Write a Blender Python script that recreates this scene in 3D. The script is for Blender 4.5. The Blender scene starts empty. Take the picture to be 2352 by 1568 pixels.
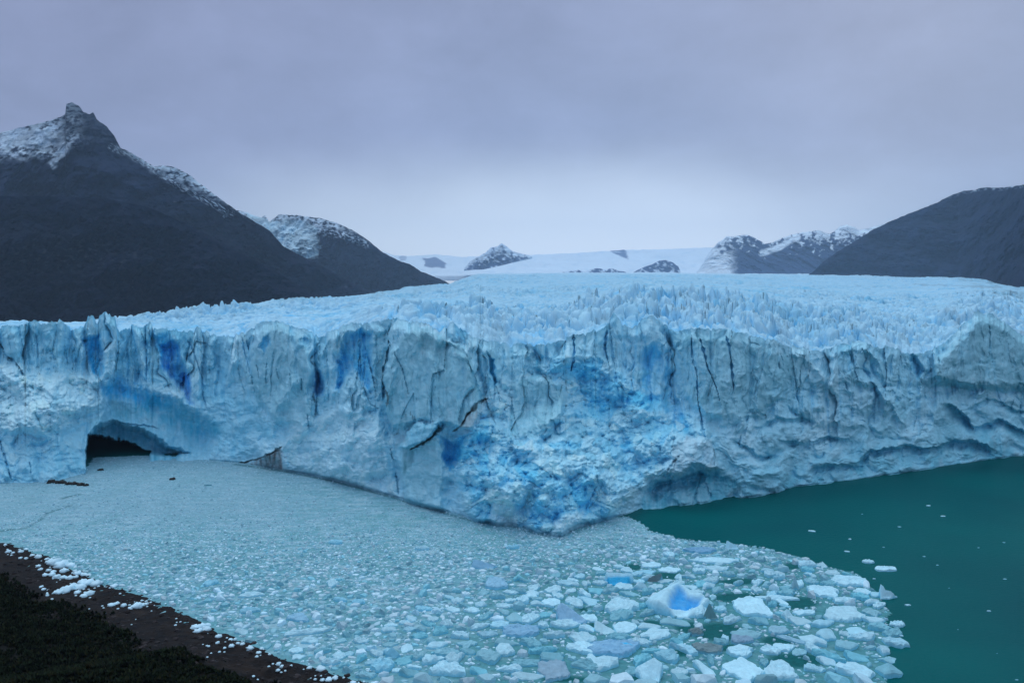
import bpy, math
import numpy as np
from mathutils import Vector

scene = bpy.context.scene
R = math.radians
# ------------------------------------------------------------------ camera
CAM_H = 67.0
F = 1960.0            # focal length in reference pixels (frame 2352 x 1568)
CX, CY = 1176.0, 784.0
PITCH = math.atan(104.0 / F)
cam_d = bpy.data.cameras.new("camera"); cam = bpy.data.objects.new("camera", cam_d)
scene.collection.objects.link(cam)
cam.location = (0, 0, CAM_H); cam.rotation_euler = (math.pi / 2 - PITCH, 0, 0)
cam_d.sensor_width = 36; cam_d.lens = 30.0
cam_d.clip_start = 0.5; cam_d.clip_end = 60000
scene.camera = cam
# ------------------------------------------------------------------ exposure
vs = scene.view_settings
vs.view_transform = 'Standard'; vs.look = 'None'; vs.gamma = 1.0; vs.exposure = 0.0
scene.render.engine = 'CYCLES'
cy = scene.cycles
cy.use_denoising = True
cy.max_bounces = 8; cy.diffuse_bounces = 5; cy.glossy_bounces = 2
cy.transmission_bounces = 2; cy.volume_bounces = 1; cy.transparent_max_bounces = 8
# ------------------------------------------------------------------ world (overcast evening sky)
SUN_EL, SUN_AZ = R(20), R(25)
world = bpy.data.worlds.new("World"); scene.world = world; world.use_nodes = True
nt = world.node_tree; nt.nodes.clear(); N = nt.nodes.new; L = nt.links.new
out = N('ShaderNodeOutputWorld'); bg = N('ShaderNodeBackground'); L(bg.outputs[0], out.inputs[0])
sky = N('ShaderNodeTexSky'); sky.sky_type = 'NISHITA'; sky.sun_disc = False
sky.sun_elevation = SUN_EL; sky.sun_rotation = SUN_AZ
skb = N('ShaderNodeVectorMath'); skb.operation = 'SCALE'; skb.inputs['Scale'].default_value = 0.05
L(sky.outputs[0], skb.inputs[0])
tc = N('ShaderNodeTexCoord'); sep = N('ShaderNodeSeparateXYZ'); L(tc.outputs['Generated'], sep.inputs[0])
warp = N('ShaderNodeTexNoise'); warp.inputs['Scale'].default_value = 2.2; warp.inputs['Detail'].default_value = 5
mp = N('ShaderNodeMapping'); mp.inputs['Scale'].default_value = (1, 1, 1.9)
L(tc.outputs['Generated'], mp.inputs[0]); L(mp.outputs[0], warp.inputs['Vector'])
ma = N('ShaderNodeMath'); ma.operation = 'MULTIPLY_ADD'; ma.inputs[1].default_value = 0.10; 
L(warp.outputs['Fac'], ma.inputs[0]); 
zoff = N('ShaderNodeMath'); zoff.operation = 'ADD'; zoff.inputs[1].default_value = -0.05
L(sep.outputs['Z'], zoff.inputs[0]); L(zoff.outputs[0], ma.inputs[2])
ramp = N('ShaderNodeValToRGB'); cr = ramp.color_ramp
stops = [(0.0, (.39, .52, .75)), (0.05, (.39, .52, .75)), (0.11, (.355, .45, .68)), (0.17, (.33, .40, .62)), (0.32, (.305, .36, .56)), (0.50, (.36, .43, .63)), (0.75, (.66, .80, 1.02)), (1.0, (.86, 1.02, 1.26))]
cr.elements[0].position = 0; cr.elements[0].color = (*stops[0][1], 1)
cr.elements[1].position = 1; cr.elements[1].color = (*stops[-1][1], 1)
for p, c in stops[1:-1]:
    e = cr.elements.new(p); e.color = (*c, 1)
L(ma.outputs[0], ramp.inputs[0])
# soft cloud mottling and a cooler, brighter right-hand side
n2 = N('ShaderNodeTexNoise'); n2.inputs['Scale'].default_value = 5.5; n2.inputs['Detail'].default_value = 9; n2.inputs['Roughness'].default_value = .62; n2.inputs['Distortion'].default_value = .2
L(mp.outputs[0], n2.inputs['Vector'])
r2 = N('ShaderNodeMapRange'); r2.inputs[1].default_value = .3; r2.inputs[2].default_value = .7; r2.inputs[3].default_value = .86; r2.inputs[4].default_value = 1.09
L(n2.outputs['Fac'], r2.inputs[0])
sc1 = N('ShaderNodeVectorMath'); sc1.operation = 'SCALE'; L(ramp.outputs[0], sc1.inputs[0]); L(r2.outputs[0], sc1.inputs['Scale'])
r3 = N('ShaderNodeMapRange'); r3.inputs[1].default_value = -.5; r3.inputs[2].default_value = .5
L(sep.outputs['X'], r3.inputs[0])
mx = N('ShaderNodeMix'); mx.data_type = 'RGBA'; mx.blend_type = 'MULTIPLY'; mx.inputs[0].default_value = 1
tint = N('ShaderNodeMix'); tint.data_type = 'RGBA'; tint.inputs[6].default_value = (.98, .945, .95, 1); tint.inputs[7].default_value = (1.0, 1.03, 1.0, 1)
L(r3.outputs[0], tint.inputs[0]); L(sc1.outputs[0], mx.inputs[6]); L(tint.outputs[2], mx.inputs[7])
fin = N('ShaderNodeMix'); fin.data_type = 'RGBA'; fin.inputs[0].default_value = 0.94
# brighter gap under the cloud deck, down the valley
dt = N('ShaderNodeVectorMath'); dt.operation = 'DOT_PRODUCT'; dt.inputs[1].default_value = (.04, .999, .03); L(tc.outputs['Generated'], dt.inputs[0])
g1 = N('ShaderNodeMapRange'); g1.interpolation_type = 'SMOOTHSTEP'; g1.inputs[1].default_value = .88; g1.inputs[2].default_value = 1.0; L(dt.outputs['Value'], g1.inputs[0])
g2 = N('ShaderNodeMapRange'); g2.interpolation_type = 'SMOOTHSTEP'; g2.inputs[1].default_value = .195; g2.inputs[2].default_value = .04; L(ma.outputs[0], g2.inputs[0])
g3 = N('ShaderNodeMath'); g3.operation = 'MULTIPLY'; L(g1.outputs[0], g3.inputs[0]); L(g2.outputs[0], g3.inputs[1])
gp = N('ShaderNodeMix'); gp.data_type = 'RGBA'; gp.inputs[7].default_value = (.86, .98, 1.12, 1); L(g3.outputs[0], gp.inputs[0]); L(mx.outputs[2], gp.inputs[6])
L(skb.outputs[0], fin.inputs[6]); L(gp.outputs[2], fin.inputs[7]); L(fin.outputs[2], bg.inputs[0])
bg.inputs[1].default_value = 1.0
# ------------------------------------------------------------------ sun (veiled by cloud)
sd = bpy.data.lights.new("sun", 'SUN'); sd.energy = 0.8; sd.angle = R(30); sd.color = (.80, .91, 1.0)
sun = bpy.data.objects.new("sun", sd); scene.collection.objects.link(sun)
sun.rotation_euler = (R(-28), R(-22), 0)

# ================================================================== helpers
rng = np.random.default_rng(7)
cp, sp = math.cos(PITCH), math.sin(PITCH)
def unp(x, y, Y):
    """reference pixel + distance -> world point"""
    x, y, Y = np.broadcast_arrays(np.asarray(x, float), np.asarray(y, float), np.asarray(Y, float))
    a = (x - CX) / F; b = -(y - CY) / F
    dy = cp + b * sp; dz = -sp + b * cp
    return np.stack([a * Y / dy, Y, CAM_H + dz * Y / dy], -1)
def dwater(x, y):
    b = -(np.asarray(y, float) - CY) / F
    return CAM_H * (cp + b * sp) / np.maximum(sp - b * cp, 1e-4)
def wat(x, y):
    return unp(x, y, dwater(x, y))
def proj(X, Y, Z):
    """world -> reference pixel"""
    dz = Z - CAM_H
    fwd = Y * cp - dz * sp; up = Y * sp + dz * cp
    return CX + F * X / fwd, CY - F * up / fwd

def _h(ix, iy, seed):
    n = (ix.astype(np.int64) * 374761393 + iy.astype(np.int64) * 668265263 + seed * 1442695041) & 0xffffffff
    n = ((n ^ (n >> 13)) * 1274126177) & 0xffffffff
    n = ((n ^ (n >> 16)) * 2246822519) & 0xffffffff
    return (n ^ (n >> 15)) & 0xffffffff
def perlin(x, y, seed=0):
    x, y = np.broadcast_arrays(x, y)
    ix = np.floor(x); iy = np.floor(y); fx = x - ix; fy = y - iy
    u = fx * fx * fx * (fx * (fx * 6 - 15) + 10); v = fy * fy * fy * (fy * (fy * 6 - 15) + 10)
    def g(i, j):
        a = _h(ix + i, iy + j, seed) * (2 * math.pi / 4294967296.0)
        return np.cos(a) * (fx - i) + np.sin(a) * (fy - j)
    a = g(0, 0); b = g(1, 0); c = g(0, 1); d = g(1, 1)
    return 1.5 * ((a + u * (b - a)) * (1 - v) + (c + u * (d - c)) * v)
def fbm(x, y, o=4, seed=0, gain=.5, ridged=False):
    s = 0; a = 1; t = 0
    for k in range(o):
        n = perlin(x * 2 ** k + 13.7 * k, y * 2 ** k - 7.3 * k, seed + k)
        if ridged: n = 1 - 2 * np.abs(n)
        s = s + a * n; t += a; a *= gain
    return s / t
def worley(x, y, seed=0):
    """F1, F2 and a random value of the nearest cell"""
    ix = np.floor(x); iy = np.floor(y)
    f1 = np.full(x.shape, 9.); f2 = np.full(x.shape, 9.); cv = np.zeros(x.shape)
    for i in (-1, 0, 1):
        for j in (-1, 0, 1):
            h = _h(ix + i, iy + j, seed); h2 = _h(ix + i, iy + j, seed + 99)
            d = np.hypot(ix + i + h / 4294967296.0 - x, iy + j + h2 / 4294967296.0 - y)
            nearer = d < f1
            f2 = np.where(nearer, f1, np.minimum(f2, d)); cv = np.where(nearer, (h % 1000) / 1000., cv)
            f1 = np.where(nearer, d, f1)
    return f1, f2, cv
def sm(a, b, x):
    t = np.clip((x - a) / (b - a), 0, 1); return t * t * (3 - 2 * t)
def lerp(a, b, t): return a + (b - a) * t
def interp(pts, x):
    p = np.array(pts, float); return np.interp(x, p[:, 0], p[:, 1])
def seg_dist(x, y, pts):
    """distance to a polyline and position 0..1 along it"""
    d = np.full(x.shape, 1e9); tt = np.zeros(x.shape); n = len(pts) - 1
    for k in range(n):
        (x0, y0), (x1, y1) = pts[k][:2], pts[k + 1][:2]
        dx, dy = x1 - x0, y1 - y0; t = np.clip(((x - x0) * dx + (y - y0) * dy) / (dx * dx + dy * dy + 1e-9), 0, 1)
        e = np.hypot(x - x0 - t * dx, y - y0 - t * dy); m = e < d
        d = np.where(m, e, d); tt = np.where(m, (k + t) / n, tt)
    return d, tt
def inside(x, y, poly):
    c = np.zeros(x.shape, bool); n = len(poly)
    for k in range(n):
        x0, y0 = poly[k][:2]; x1, y1 = poly[(k + 1) % n][:2]
        if y0 == y1: continue
        c ^= ((y0 > y) != (y1 > y)) & (x < (x1 - x0) * (y - y0) / (y1 - y0) + x0)
    return c
def sdf(x, y, poly):
    """signed distance, positive inside"""
    d, _ = seg_dist(x, y, list(poly) + [poly[0]])
    return np.where(inside(x, y, poly), d, -d)

def new_mesh(name, verts, quads=None, tris=None, col=None, mat=None, smooth=True, parent=None):
    me = bpy.data.meshes.new(name)
    verts = np.ascontiguousarray(verts, np.float32).reshape(-1, 3)
    q = np.zeros((0, 4), np.int32) if quads is None else np.asarray(quads, np.int32).reshape(-1, 4)
    t = np.zeros((0, 3), np.int32) if tris is None else np.asarray(tris, np.int32).reshape(-1, 3)
    me.vertices.add(len(verts)); me.vertices.foreach_set('co', verts.ravel())
    nl = q.size + t.size
    me.loops.add(nl); me.loops.foreach_set('vertex_index', np.concatenate([q.ravel(), t.ravel()]).astype(np.int32))
    me.polygons.add(len(q) + len(t))
    ls = np.concatenate([np.arange(len(q)) * 4, q.size + np.arange(len(t)) * 3]).astype(np.int32)
    me.polygons.foreach_set('loop_start', ls)
    try: me.polygons.foreach_set('loop_total', np.concatenate([np.full(len(q), 4), np.full(len(t), 3)]).astype(np.int32))
    except Exception: pass
    me.update(calc_edges=True)
    me.polygons.foreach_set('use_smooth', np.full(len(q) + len(t), smooth))
    if col is not None:
        c = np.asarray(col, np.float32).reshape(-1, 3)
        a = me.color_attributes.new('Col', 'FLOAT_COLOR', 'POINT')
        a.data.foreach_set('color', np.concatenate([c, np.ones((len(c), 1), np.float32)], 1).ravel())
    if mat: me.materials.append(mat)
    me.validate()
    o = bpy.data.objects.new(name, me); scene.collection.objects.link(o)
    if parent: o.parent = parent
    return o
def grid_quads(nr, nc):
    i = np.arange(nr - 1)[:, None] * nc + np.arange(nc - 1)[None]
    return np.stack([i, i + 1, i + nc + 1, i + nc], -1).reshape(-1, 4)
def tag(o, label=None, cat=None, group=None, kind=None):
    if label: o['label'] = label
    if cat: o['category'] = cat
    if group: o['group'] = group
    if kind: o['kind'] = kind
    return o
def empty(name, loc):
    o = bpy.data.objects.new(name, None); scene.collection.objects.link(o); o.location = loc
    bpy.context.view_layer.update()
    return o
def adopt(child, parent):
    child.parent = parent; child.matrix_parent_inverse = parent.matrix_world.inverted()

def mat_attr(name, rough=.6, spec=.3, nscale=2.0, namp=.12, bump=.3, bdist=.15, bscale=3.0, sss=0.0, detail=6):
    m = bpy.data.materials.new(name); m.use_nodes = True; t = m.node_tree; b = t.nodes['Principled BSDF']
    a = t.nodes.new('ShaderNodeAttribute'); a.attribute_name = 'Col'
    tc = t.nodes.new('ShaderNodeTexCoord')
    n = t.nodes.new('ShaderNodeTexNoise'); n.inputs['Scale'].default_value = nscale; n.inputs['Detail'].default_value = detail; n.inputs['Roughness'].default_value = .6
    t.links.new(tc.outputs['Object'], n.inputs['Vector'])
    mr = t.nodes.new('ShaderNodeMapRange'); mr.inputs[1].default_value = .3; mr.inputs[2].default_value = .7
    mr.inputs[3].default_value = 1 - namp; mr.inputs[4].default_value = 1 + namp
    t.links.new(n.outputs['Fac'], mr.inputs[0])
    s = t.nodes.new('ShaderNodeVectorMath'); s.operation = 'SCALE'
    t.links.new(a.outputs['Color'], s.inputs[0]); t.links.new(mr.outputs[0], s.inputs['Scale'])
    t.links.new(s.outputs[0], b.inputs['Base Color'])
    n2 = t.nodes.new('ShaderNodeTexNoise'); n2.inputs['Scale'].default_value = bscale; n2.inputs['Detail'].default_value = 8; n2.inputs['Roughness'].default_value = .62
    t.links.new(tc.outputs['Object'], n2.inputs['Vector'])
    bu = t.nodes.new('ShaderNodeBump'); bu.inputs['Strength'].default_value = bump; bu.inputs['Distance'].default_value = bdist
    t.links.new(n2.outputs['Fac'], bu.inputs['Height']); t.links.new(bu.outputs[0], b.inputs['Normal'])
    b.inputs['Roughness'].default_value = rough; b.inputs['Specular IOR Level'].default_value = spec
    return m
M_ICE = mat_attr('glacier_ice', .7, .15, .35, .10, .7, .5, .8)
M_FIELD = mat_attr('glacier_surface', .8, .1, .08, .10, .5, 1.0, .25)
M_FLOE = mat_attr('floe_ice', .55, .3, 1.2, .10, .5, .15, 2.5)
M_ROCKM = mat_attr('mountain_rock', .95, .05, .012, .45, 1.0, 25, .02)
M_LAND = mat_attr('shore_ground', .9, .15, .5, .4, .8, .4, 1.2)
M_SNOW = mat_attr('snow', .9, .05, .002, .05, .3, 12, .008)

# ice colours (linear albedo)
WHITE = np.array([.60, .85, .93]); PALE = np.array([.41, .77, .90]); GREY = np.array([.31, .63, .73])
BLUE = np.array([.05, .58, .92]); DEEP = np.array([.02, .38, .70]); CYAN = np.array([.13, .62, .84])
TEAL = np.array([.06, .42, .54]); DIRT = np.array([.035, .045, .045]); BROWN = np.array([.20, .20, .20])

# ================================================================== glacier front
BASE = [(-700, 1190), (-300, 1135), (0, 1108), (60, 1109), (120, 1106), (190, 1088), (206, 1080), (214, 1062), (260, 1056), (350, 1047), (450, 1054), (540, 1063),
        (620, 1075), (700, 1088), (770, 1102), (850, 1126), (900, 1140), (960, 1158), (1030, 1176), (1080, 1192), (1130, 1204), (1175, 1204),
        (1205, 1212), (1235, 1226), (1290, 1226), (1325, 1208), (1400, 1191), (1440, 1184), (1500, 1172), (1580, 1160), (1640, 1152), (1720, 1144), (1790, 1133), (1820, 1120),
        (1950, 1105), (2050, 1090), (2150, 1075), (2250, 1060), (2352, 1046), (2600, 1012), (3000, 970)]
RIM = [(-700, 742), (-300, 742), (0, 742), (60, 738), (110, 743), (130, 740), (150, 744), (168, 757), (185, 750), (192, 752), (200, 731), (225, 735), (242, 727), (262, 738), (275, 752),
       (300, 742), (330, 752), (380, 746), (440, 752), (500, 762), (550, 768), (575, 748), (610, 736), (650, 742), (700, 758), (735, 770), (770, 756), (800, 742), (850, 738), (890, 730), (930, 740), (958, 744),
       (985, 748), (1010, 765), (1040, 735), (1062, 752), (1085, 772), (1130, 782), (1180, 790), (1240, 788), (1300, 775), (1345, 768), (1385, 750), (1410, 716), (1430, 745), (1452, 752), (1475, 728), (1500, 724), (1520, 742),
       (1550, 757), (1590, 752), (1640, 757), (1700, 760), (1760, 776), (1800, 788), (1850, 802), (1885, 802), (1930, 786), (1980, 784), (2010, 794), (2050, 800), (2100, 810), (2140, 800), (2180, 776), (2215, 740),
       (2245, 716), (2275, 722), (2310, 742), (2352, 770), (2450, 780), (2600, 760), (3000, 740)]
SETB = [(-700, 35), (0, 42), (200, 38), (330, 30), (480, 24), (600, 14), (800, 13), (900, 16), (1000, 18), (1100, 32), (1200, 52), (1300, 62), (1420, 58), (1520, 46), (1620, 24), (1800, 16), (2352, 18), (3000, 20)]
NC, NR = 2100, 560
xs = np.concatenate([np.linspace(-500, -60, 120, endpoint=False), np.linspace(-60, 2420, NC - 240, endpoint=False), np.linspace(2420, 2900, 120)])
ys_rim = interp(RIM, xs) + 6 * fbm(xs / 22, xs * 0 + .5, 4, 3, .6) - np.interp(xs, [0, 500, 620, 3000], [9, 8, 5, 5]) * (np.abs(fbm(xs / 10, xs * 0 + .3, 3, 8, .6)) * 1.6 - .5)
ys_base = interp(BASE, xs) + 1.5 * fbm(xs / 14, xs * 0 + 3.5, 3, 5)
zr_ = (680 - ys_rim) / F * 270; xr_ = (xs - CX) / F * 270
k1, k2, kv = worley(xr_ / 5.2 + .35 * perlin(xr_ / 9, zr_ / 20, 171), zr_ / 34, 173)
ys_rim = ys_rim - (kv - .45) * np.interp(xs, [0, 250, 600, 1000, 1500, 1650, 3000], [16, 20, 12, 9, 12, 7, 9]) + 5 * sm(.12, .0, k2 - k1)
db_true = dwater(xs, ys_base)
# cave mouth: the face spans the arch at the distance of its two feet
arch = np.interp(xs, [-700, 190, 500, 3000], [0, 0, 1, 1])
dfoot = interp([(x, float(dwater(0, y))) for x, y in BASE], xs)
m = (xs > 185) & (xs < 470)
dface = dfoot.copy(); dface[m] = np.interp(xs[m], [185, 470], np.interp([185, 470], xs, dfoot))
ys_b2 = ys_base.copy(); ys_b2[m] = np.interp(xs[m], [185, 470], np.interp([185, 470], xs, ys_base))
tt = np.concatenate([np.linspace(-.04, 0, 8, endpoint=False), np.linspace(0, 1, NR - 8)])
T = tt[:, None] * np.ones((1, len(xs))); X = xs[None] * np.ones((len(tt), 1))
Yp = ys_base[None] + (ys_rim - ys_base)[None] * T
Tc = np.clip((ys_b2[None] - Yp) / (ys_b2 - ys_rim)[None], 0, 1)
rub = np.interp(X, [0, 420, 560, 1080, 1180, 1560, 1640, 3000], [.7, .55, 0, 0, 1, 1, 0, 0])   # long slope vs plain cliff
prof = lerp(Tc ** .8, np.clip(Tc / .68, 0, 1) * .9 + .1 * Tc, rub)
D0 = dface[None] + interp(SETB, X) * prof
MX = (X - CX) / F * 270; MZ = (680 - Yp) / F * 270             # metres on the face (about)
# warped pixel coordinates give the drawn features ragged edges
wx = X + 12 * fbm(MX / 8, MZ / 12, 4, 21, .6) + 3 * fbm(MX / 1.6, MZ / 2.5, 2, 25)
wy = Yp + 14 * fbm(MX / 8, MZ / 8, 4, 31, .6) + 3 * fbm(MX / 1.6, MZ / 1.6, 2, 35)
streak = fbm(MX / 1.3 + .5 * fbm(MX / 5, MZ / 9, 2, 41), MZ / 9, 4, 43, .6)

big = fbm(MX / 22, MZ / 22, 4, 51); med = fbm(MX / 6, MZ / 6, 4, 61)
rel = np.zeros_like(X)              # relief, metres towards the viewer
COL = np.empty(X.shape + (3,)); COL[:] = PALE
rmask = np.zeros_like(X)            # rubble amount
smth = np.zeros_like(X)             # smooth face amount
def sub(x0, x1, y0, y1):
    c0, c1 = np.searchsorted(xs, [x0, x1]); yy = Yp[:, c0:c1]
    rows = np.where(((yy >= y0) & (yy <= y1)).any(1))[0]
    if len(rows) == 0 or c1 <= c0: return None
    return slice(rows[0], rows[-1] + 1), slice(c0, c1)
def paint(s, a, col):
    COL[s] = COL[s] + (np.asarray(col) - COL[s]) * a[..., None]
def patch(poly, off=0, soft=8, col=None, amt=.8, rub_=None, smo=None, csoft=None):
    p = np.array(poly, float); pad = max(soft, csoft or 0) + 14
    s = sub(p[:, 0].min() - pad, p[:, 0].max() + pad, p[:, 1].min() - pad, p[:, 1].max() + pad)
    if s is None: return
    d = sdf(wx[s], wy[s], poly)
    a = sm(-soft * .6, soft * 1.3, d)
    rel[s] += off * a
    if col is not None: paint(s, sm(-(csoft or soft) * .9, (csoft or soft) * 1.1, d + 8 * med[s] + 7 * streak[s]) * amt * np.clip(.85 + .7 * streak[s] + .3 * med[s], 0, 1.15), col)
    if rub_ is not None: rmask[s] = lerp(rmask[s], rub_, a)
    if smo is not None: smth[s] = lerp(smth[s], smo, a)
def crack(pts, w=3, dep=3, col=None, amt=1, cw=None):
    if col is not None and col[2] > .12: col = col * .6 + BLUE * .35
    """tapered fissure; pts may carry their own width as third value"""
    p = np.array([q[:2] for q in pts], float); pad = 6 * w + 12
    s = sub(p[:, 0].min() - pad, p[:, 0].max() + pad, p[:, 1].min() - pad, p[:, 1].max() + pad)
    if s is None: return
    x_ = X[s] + .5 * (wx[s] - X[s]); y_ = Yp[s] + .5 * (wy[s] - Yp[s])
    d, t = seg_dist(x_, y_, [tuple(q) for q in p])
    ws = np.array([q[2] if len(q) > 2 else w for q in pts], float)
    wl = np.interp(t, np.linspace(0, 1, len(ws)), ws) * (.25 + 1.1 * np.abs(perlin(t * 7 + pts[0][0], t * 0 + w + pts[0][1], 77))) * sm(0, .12, t + .03) * sm(0, .2, 1.04 - t) * .85 + .05
    a = 1 - sm(wl * .5, wl * 1.6, d)
    rel[s] -= dep * (.32 if w <= 3 else .5) * a
    if col is not None: paint(s, (1 - sm(wl * .5, wl * 2.0 + 1, d)) * amt * (.85 if col[0] < .06 and col[2] < .12 else .5) * np.clip(.8 + 1.2 * med[s], .1, 1), col)
def ridge(pts, w=10, h=3, one=0):
    p = np.array([q[:2] for q in pts], float); pad = w * 1.5 + 12
    s = sub(p[:, 0].min() - pad, p[:, 0].max() + pad, p[:, 1].min() - pad, p[:, 1].max() + pad)
    if s is None: return
    d, t = seg_dist(wx[s], wy[s], [tuple(q) for q in p]); rel[s] += h * np.clip(1 - d / w, 0, 1) * np.minimum(1, 4 * (1 - t) + .2)
# ---- base colouring
tonal = fbm(MX / 12 + 9, MZ / 30, 4, 71)
COL += (WHITE - COL) * (sm(-.1, .5, big)[..., None] * .6)
COL += (GREY - COL) * (sm(.05, .55, tonal) * np.interp(X, [0, 450, 560, 1100, 1150, 1520, 1600, 3000], [.1, .2, .6, .5, .1, .15, .6, .6]))[..., None]
# bluer, more compressed ice toward the foot on the right, and in the upper clefts on the left
paint((slice(None), slice(None)), sm(.45, .0, Tc) * sm(1500, 1650, X) * .45 * (.6 + .8 * sm(-.3, .4, med)), TEAL * 1.3)
paint((slice(None), slice(None)), sm(.55, .9, Tc) * sm(620, 300, X) * .35 * sm(-.2, .3, med), CYAN)
# ---- rubble zones
patch([(-600, 830), (0, 830), (120, 860), (230, 850), (300, 870), (400, 900), (500, 930), (480, 960), (350, 930), (220, 940), (150, 1000), (-600, 1000)], 3, 20, WHITE, .7, .9)
patch([(-600, 1000), (150, 990), (200, 1080), (120, 1120), (-600, 1200)], 0, 16, CYAN, .35, .5)
patch([(1120, 900), (1170, 860), (1230, 830), (1300, 815), (1400, 820), (1470, 890), (1600, 960), (1640, 1010), (1600, 1090), (1500, 1110), (1400, 1200), (1280, 1240), (1080, 1210), (1020, 1060), (1060, 990)], 1, 22, PALE, .4, 1.0)
patch([(560, 1000), (640, 1010), (700, 960), (790, 930), (860, 950), (900, 1010), (905, 1060), (920, 1150), (700, 1090), (600, 1060)], 3, 14, WHITE, .55, .45)
patch([(450, 880), (560, 900), (640, 960), (620, 1030), (540, 1060), (430, 1020), (400, 930)], 0, 20, CYAN, .35, .35)
# ---- left: clefts and fins
patch([(190, 775), (225, 770), (235, 800), (242, 850), (232, 872), (215, 850), (200, 810)], -6, 7, BLUE, .9)
patch([(365, 790), (390, 778), (412, 790), (420, 830), (432, 880), (436, 925), (420, 900), (395, 872), (375, 840)], -7, 9, np.array([.01, .36, .85]), .95)
patch([(352, 770), (380, 760), (395, 780), (375, 820), (365, 800)], -3, 9, BLUE, .8)
crack([(432, 780, 2), (450, 830, 4), (462, 870, 4), (464, 900, 2), (475, 940, 1)], 3, 4, DEEP, .8)
crack([(336, 765, 2), (340, 800, 4), (336, 850, 3), (335, 880, 2)], 3, 4, BLUE, .8)
crack([(292, 800, 3), (297, 840, 5), (292, 880, 3)], 3, 3, BLUE, .8)
crack([(110, 800, 2), (125, 830, 5), (122, 850, 2)], 3, 3, BLUE, .7); crack([(150, 800, 2), (155, 840, 4)], 3, 3, BLUE, .6)
crack([(300, 870, 3), (310, 900, 2)], 3, 2, BLUE, .6)
for a, b in ((30, 790), (75, 780), (180, 790), (265, 780), (320, 780), (400, 770), (480, 780), (525, 800)):
    ridge([(a, b - 30), (a + 6, b + 30), (a + 4, b + 80)], 16, 4)
crack([(545, 840, 1), (556, 880, 3), (562, 900, 1)], 2, 2, TEAL, .7)
crack([(556, 770, 2), (560, 800, 3), (572, 850, 3), (578, 880, 2)], 2, 3, BLUE, .7); crack([(577, 770, 2), (580, 800, 2)], 2, 2, BLUE, .7)
# blue scoop above the cave and the cave itself
patch([(232, 895), (250, 862), (285, 866), (330, 885), (385, 915), (430, 945), (490, 975), (500, 1010), (460, 1050), (200, 1064), (214, 985), (235, 940)], -9, 26, CYAN * .8, .5, .05, .8)
patch([(225, 880), (262, 872), (270, 860), (330, 885), (395, 918), (402, 935), (350, 940), (300, 925), (240, 905)], -2, 12, BLUE, .92)
patch([(330, 915), (400, 920), (470, 955), (510, 985), (440, 1000), (380, 975), (330, 955), (270, 955)], 0, 20, TEAL * .9 + BLUE * .2, .75)
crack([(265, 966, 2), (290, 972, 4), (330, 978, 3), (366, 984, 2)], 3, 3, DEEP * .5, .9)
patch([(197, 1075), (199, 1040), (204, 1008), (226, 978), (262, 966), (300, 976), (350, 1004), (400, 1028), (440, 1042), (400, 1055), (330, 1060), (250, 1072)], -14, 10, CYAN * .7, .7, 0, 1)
patch([(195, 1090), (199, 1040), (206, 1003), (235, 1001), (285, 1012), (320, 1026), (345, 1042), (335, 1060), (280, 1075)], -75, 6, DEEP * .10 + .005, 1, 0, 1)  # deep cave: its darkness is also put into the ice colour
ridge([(200, 1085), (203, 1030), (215, 985), (238, 958)], 14, 5)
crack([(0, 1010, 6), (15, 1060, 5), (28, 1100, 4)], 5, 4, BLUE * .7, .7); crack([(68, 1060, 2), (72, 1090, 2)], 2, 3, BLUE, .5)
# ---- buttress 570-720 and the hollows to its right
patch([(572, 800), (600, 755), (640, 735), (680, 760), (705, 790), (725, 850), (712, 900), (715, 950), (690, 985), (640, 970), (600, 930), (570, 880)], 5, 10, GREY, .75, 0, .6)
patch([(590, 800), (604, 772), (618, 765), (622, 785), (606, 815)], -3, 5, BLUE, .75)
for q in ([(577, 850), (580, 885)], [(588, 835), (596, 870)], [(612, 830), (613, 885)], [(636, 845), (640, 870)], [(664, 860), (668, 885)], [(690, 870), (694, 900)], [(706, 950), (708, 985)]):
    crack([(*q[0], 1.5), (*q[1], 3)], 2.2, 3, TEAL * .8, .8)
patch([(724, 845), (735, 850), (744, 875), (742, 905), (730, 912), (724, 890), (728, 870)], -6, 6, np.array([.01, .32, .70]), .9)
ridge([(672, 885), (640, 930), (625, 990), (618, 1020)], 22, 5)
patch([(770, 890), (782, 800), (800, 768), (830, 755), (850, 760), (858, 800), (860, 870), (850, 905), (835, 880), (815, 850), (795, 862), (780, 900)], -7, 9, BLUE * .9 + .03, .85)
patch([(852, 765), (890, 760), (895, 830), (885, 870), (862, 880)], -3, 8, GREY * .9, .7)
crack([(826, 770, 2), (828, 830, 3), (830, 880, 3), (850, 925, 3), (868, 940, 1)], 3, 3, TEAL * .7, .8)
patch([(800, 880), (812, 858), (832, 900), (862, 935), (800, 960), (775, 940)], 3, 6, PALE * .95, .7)
patch([(868, 930), (880, 880), (905, 910), (912, 970), (890, 1000), (870, 975)], -2, 7, CYAN * .75, .7)
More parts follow.
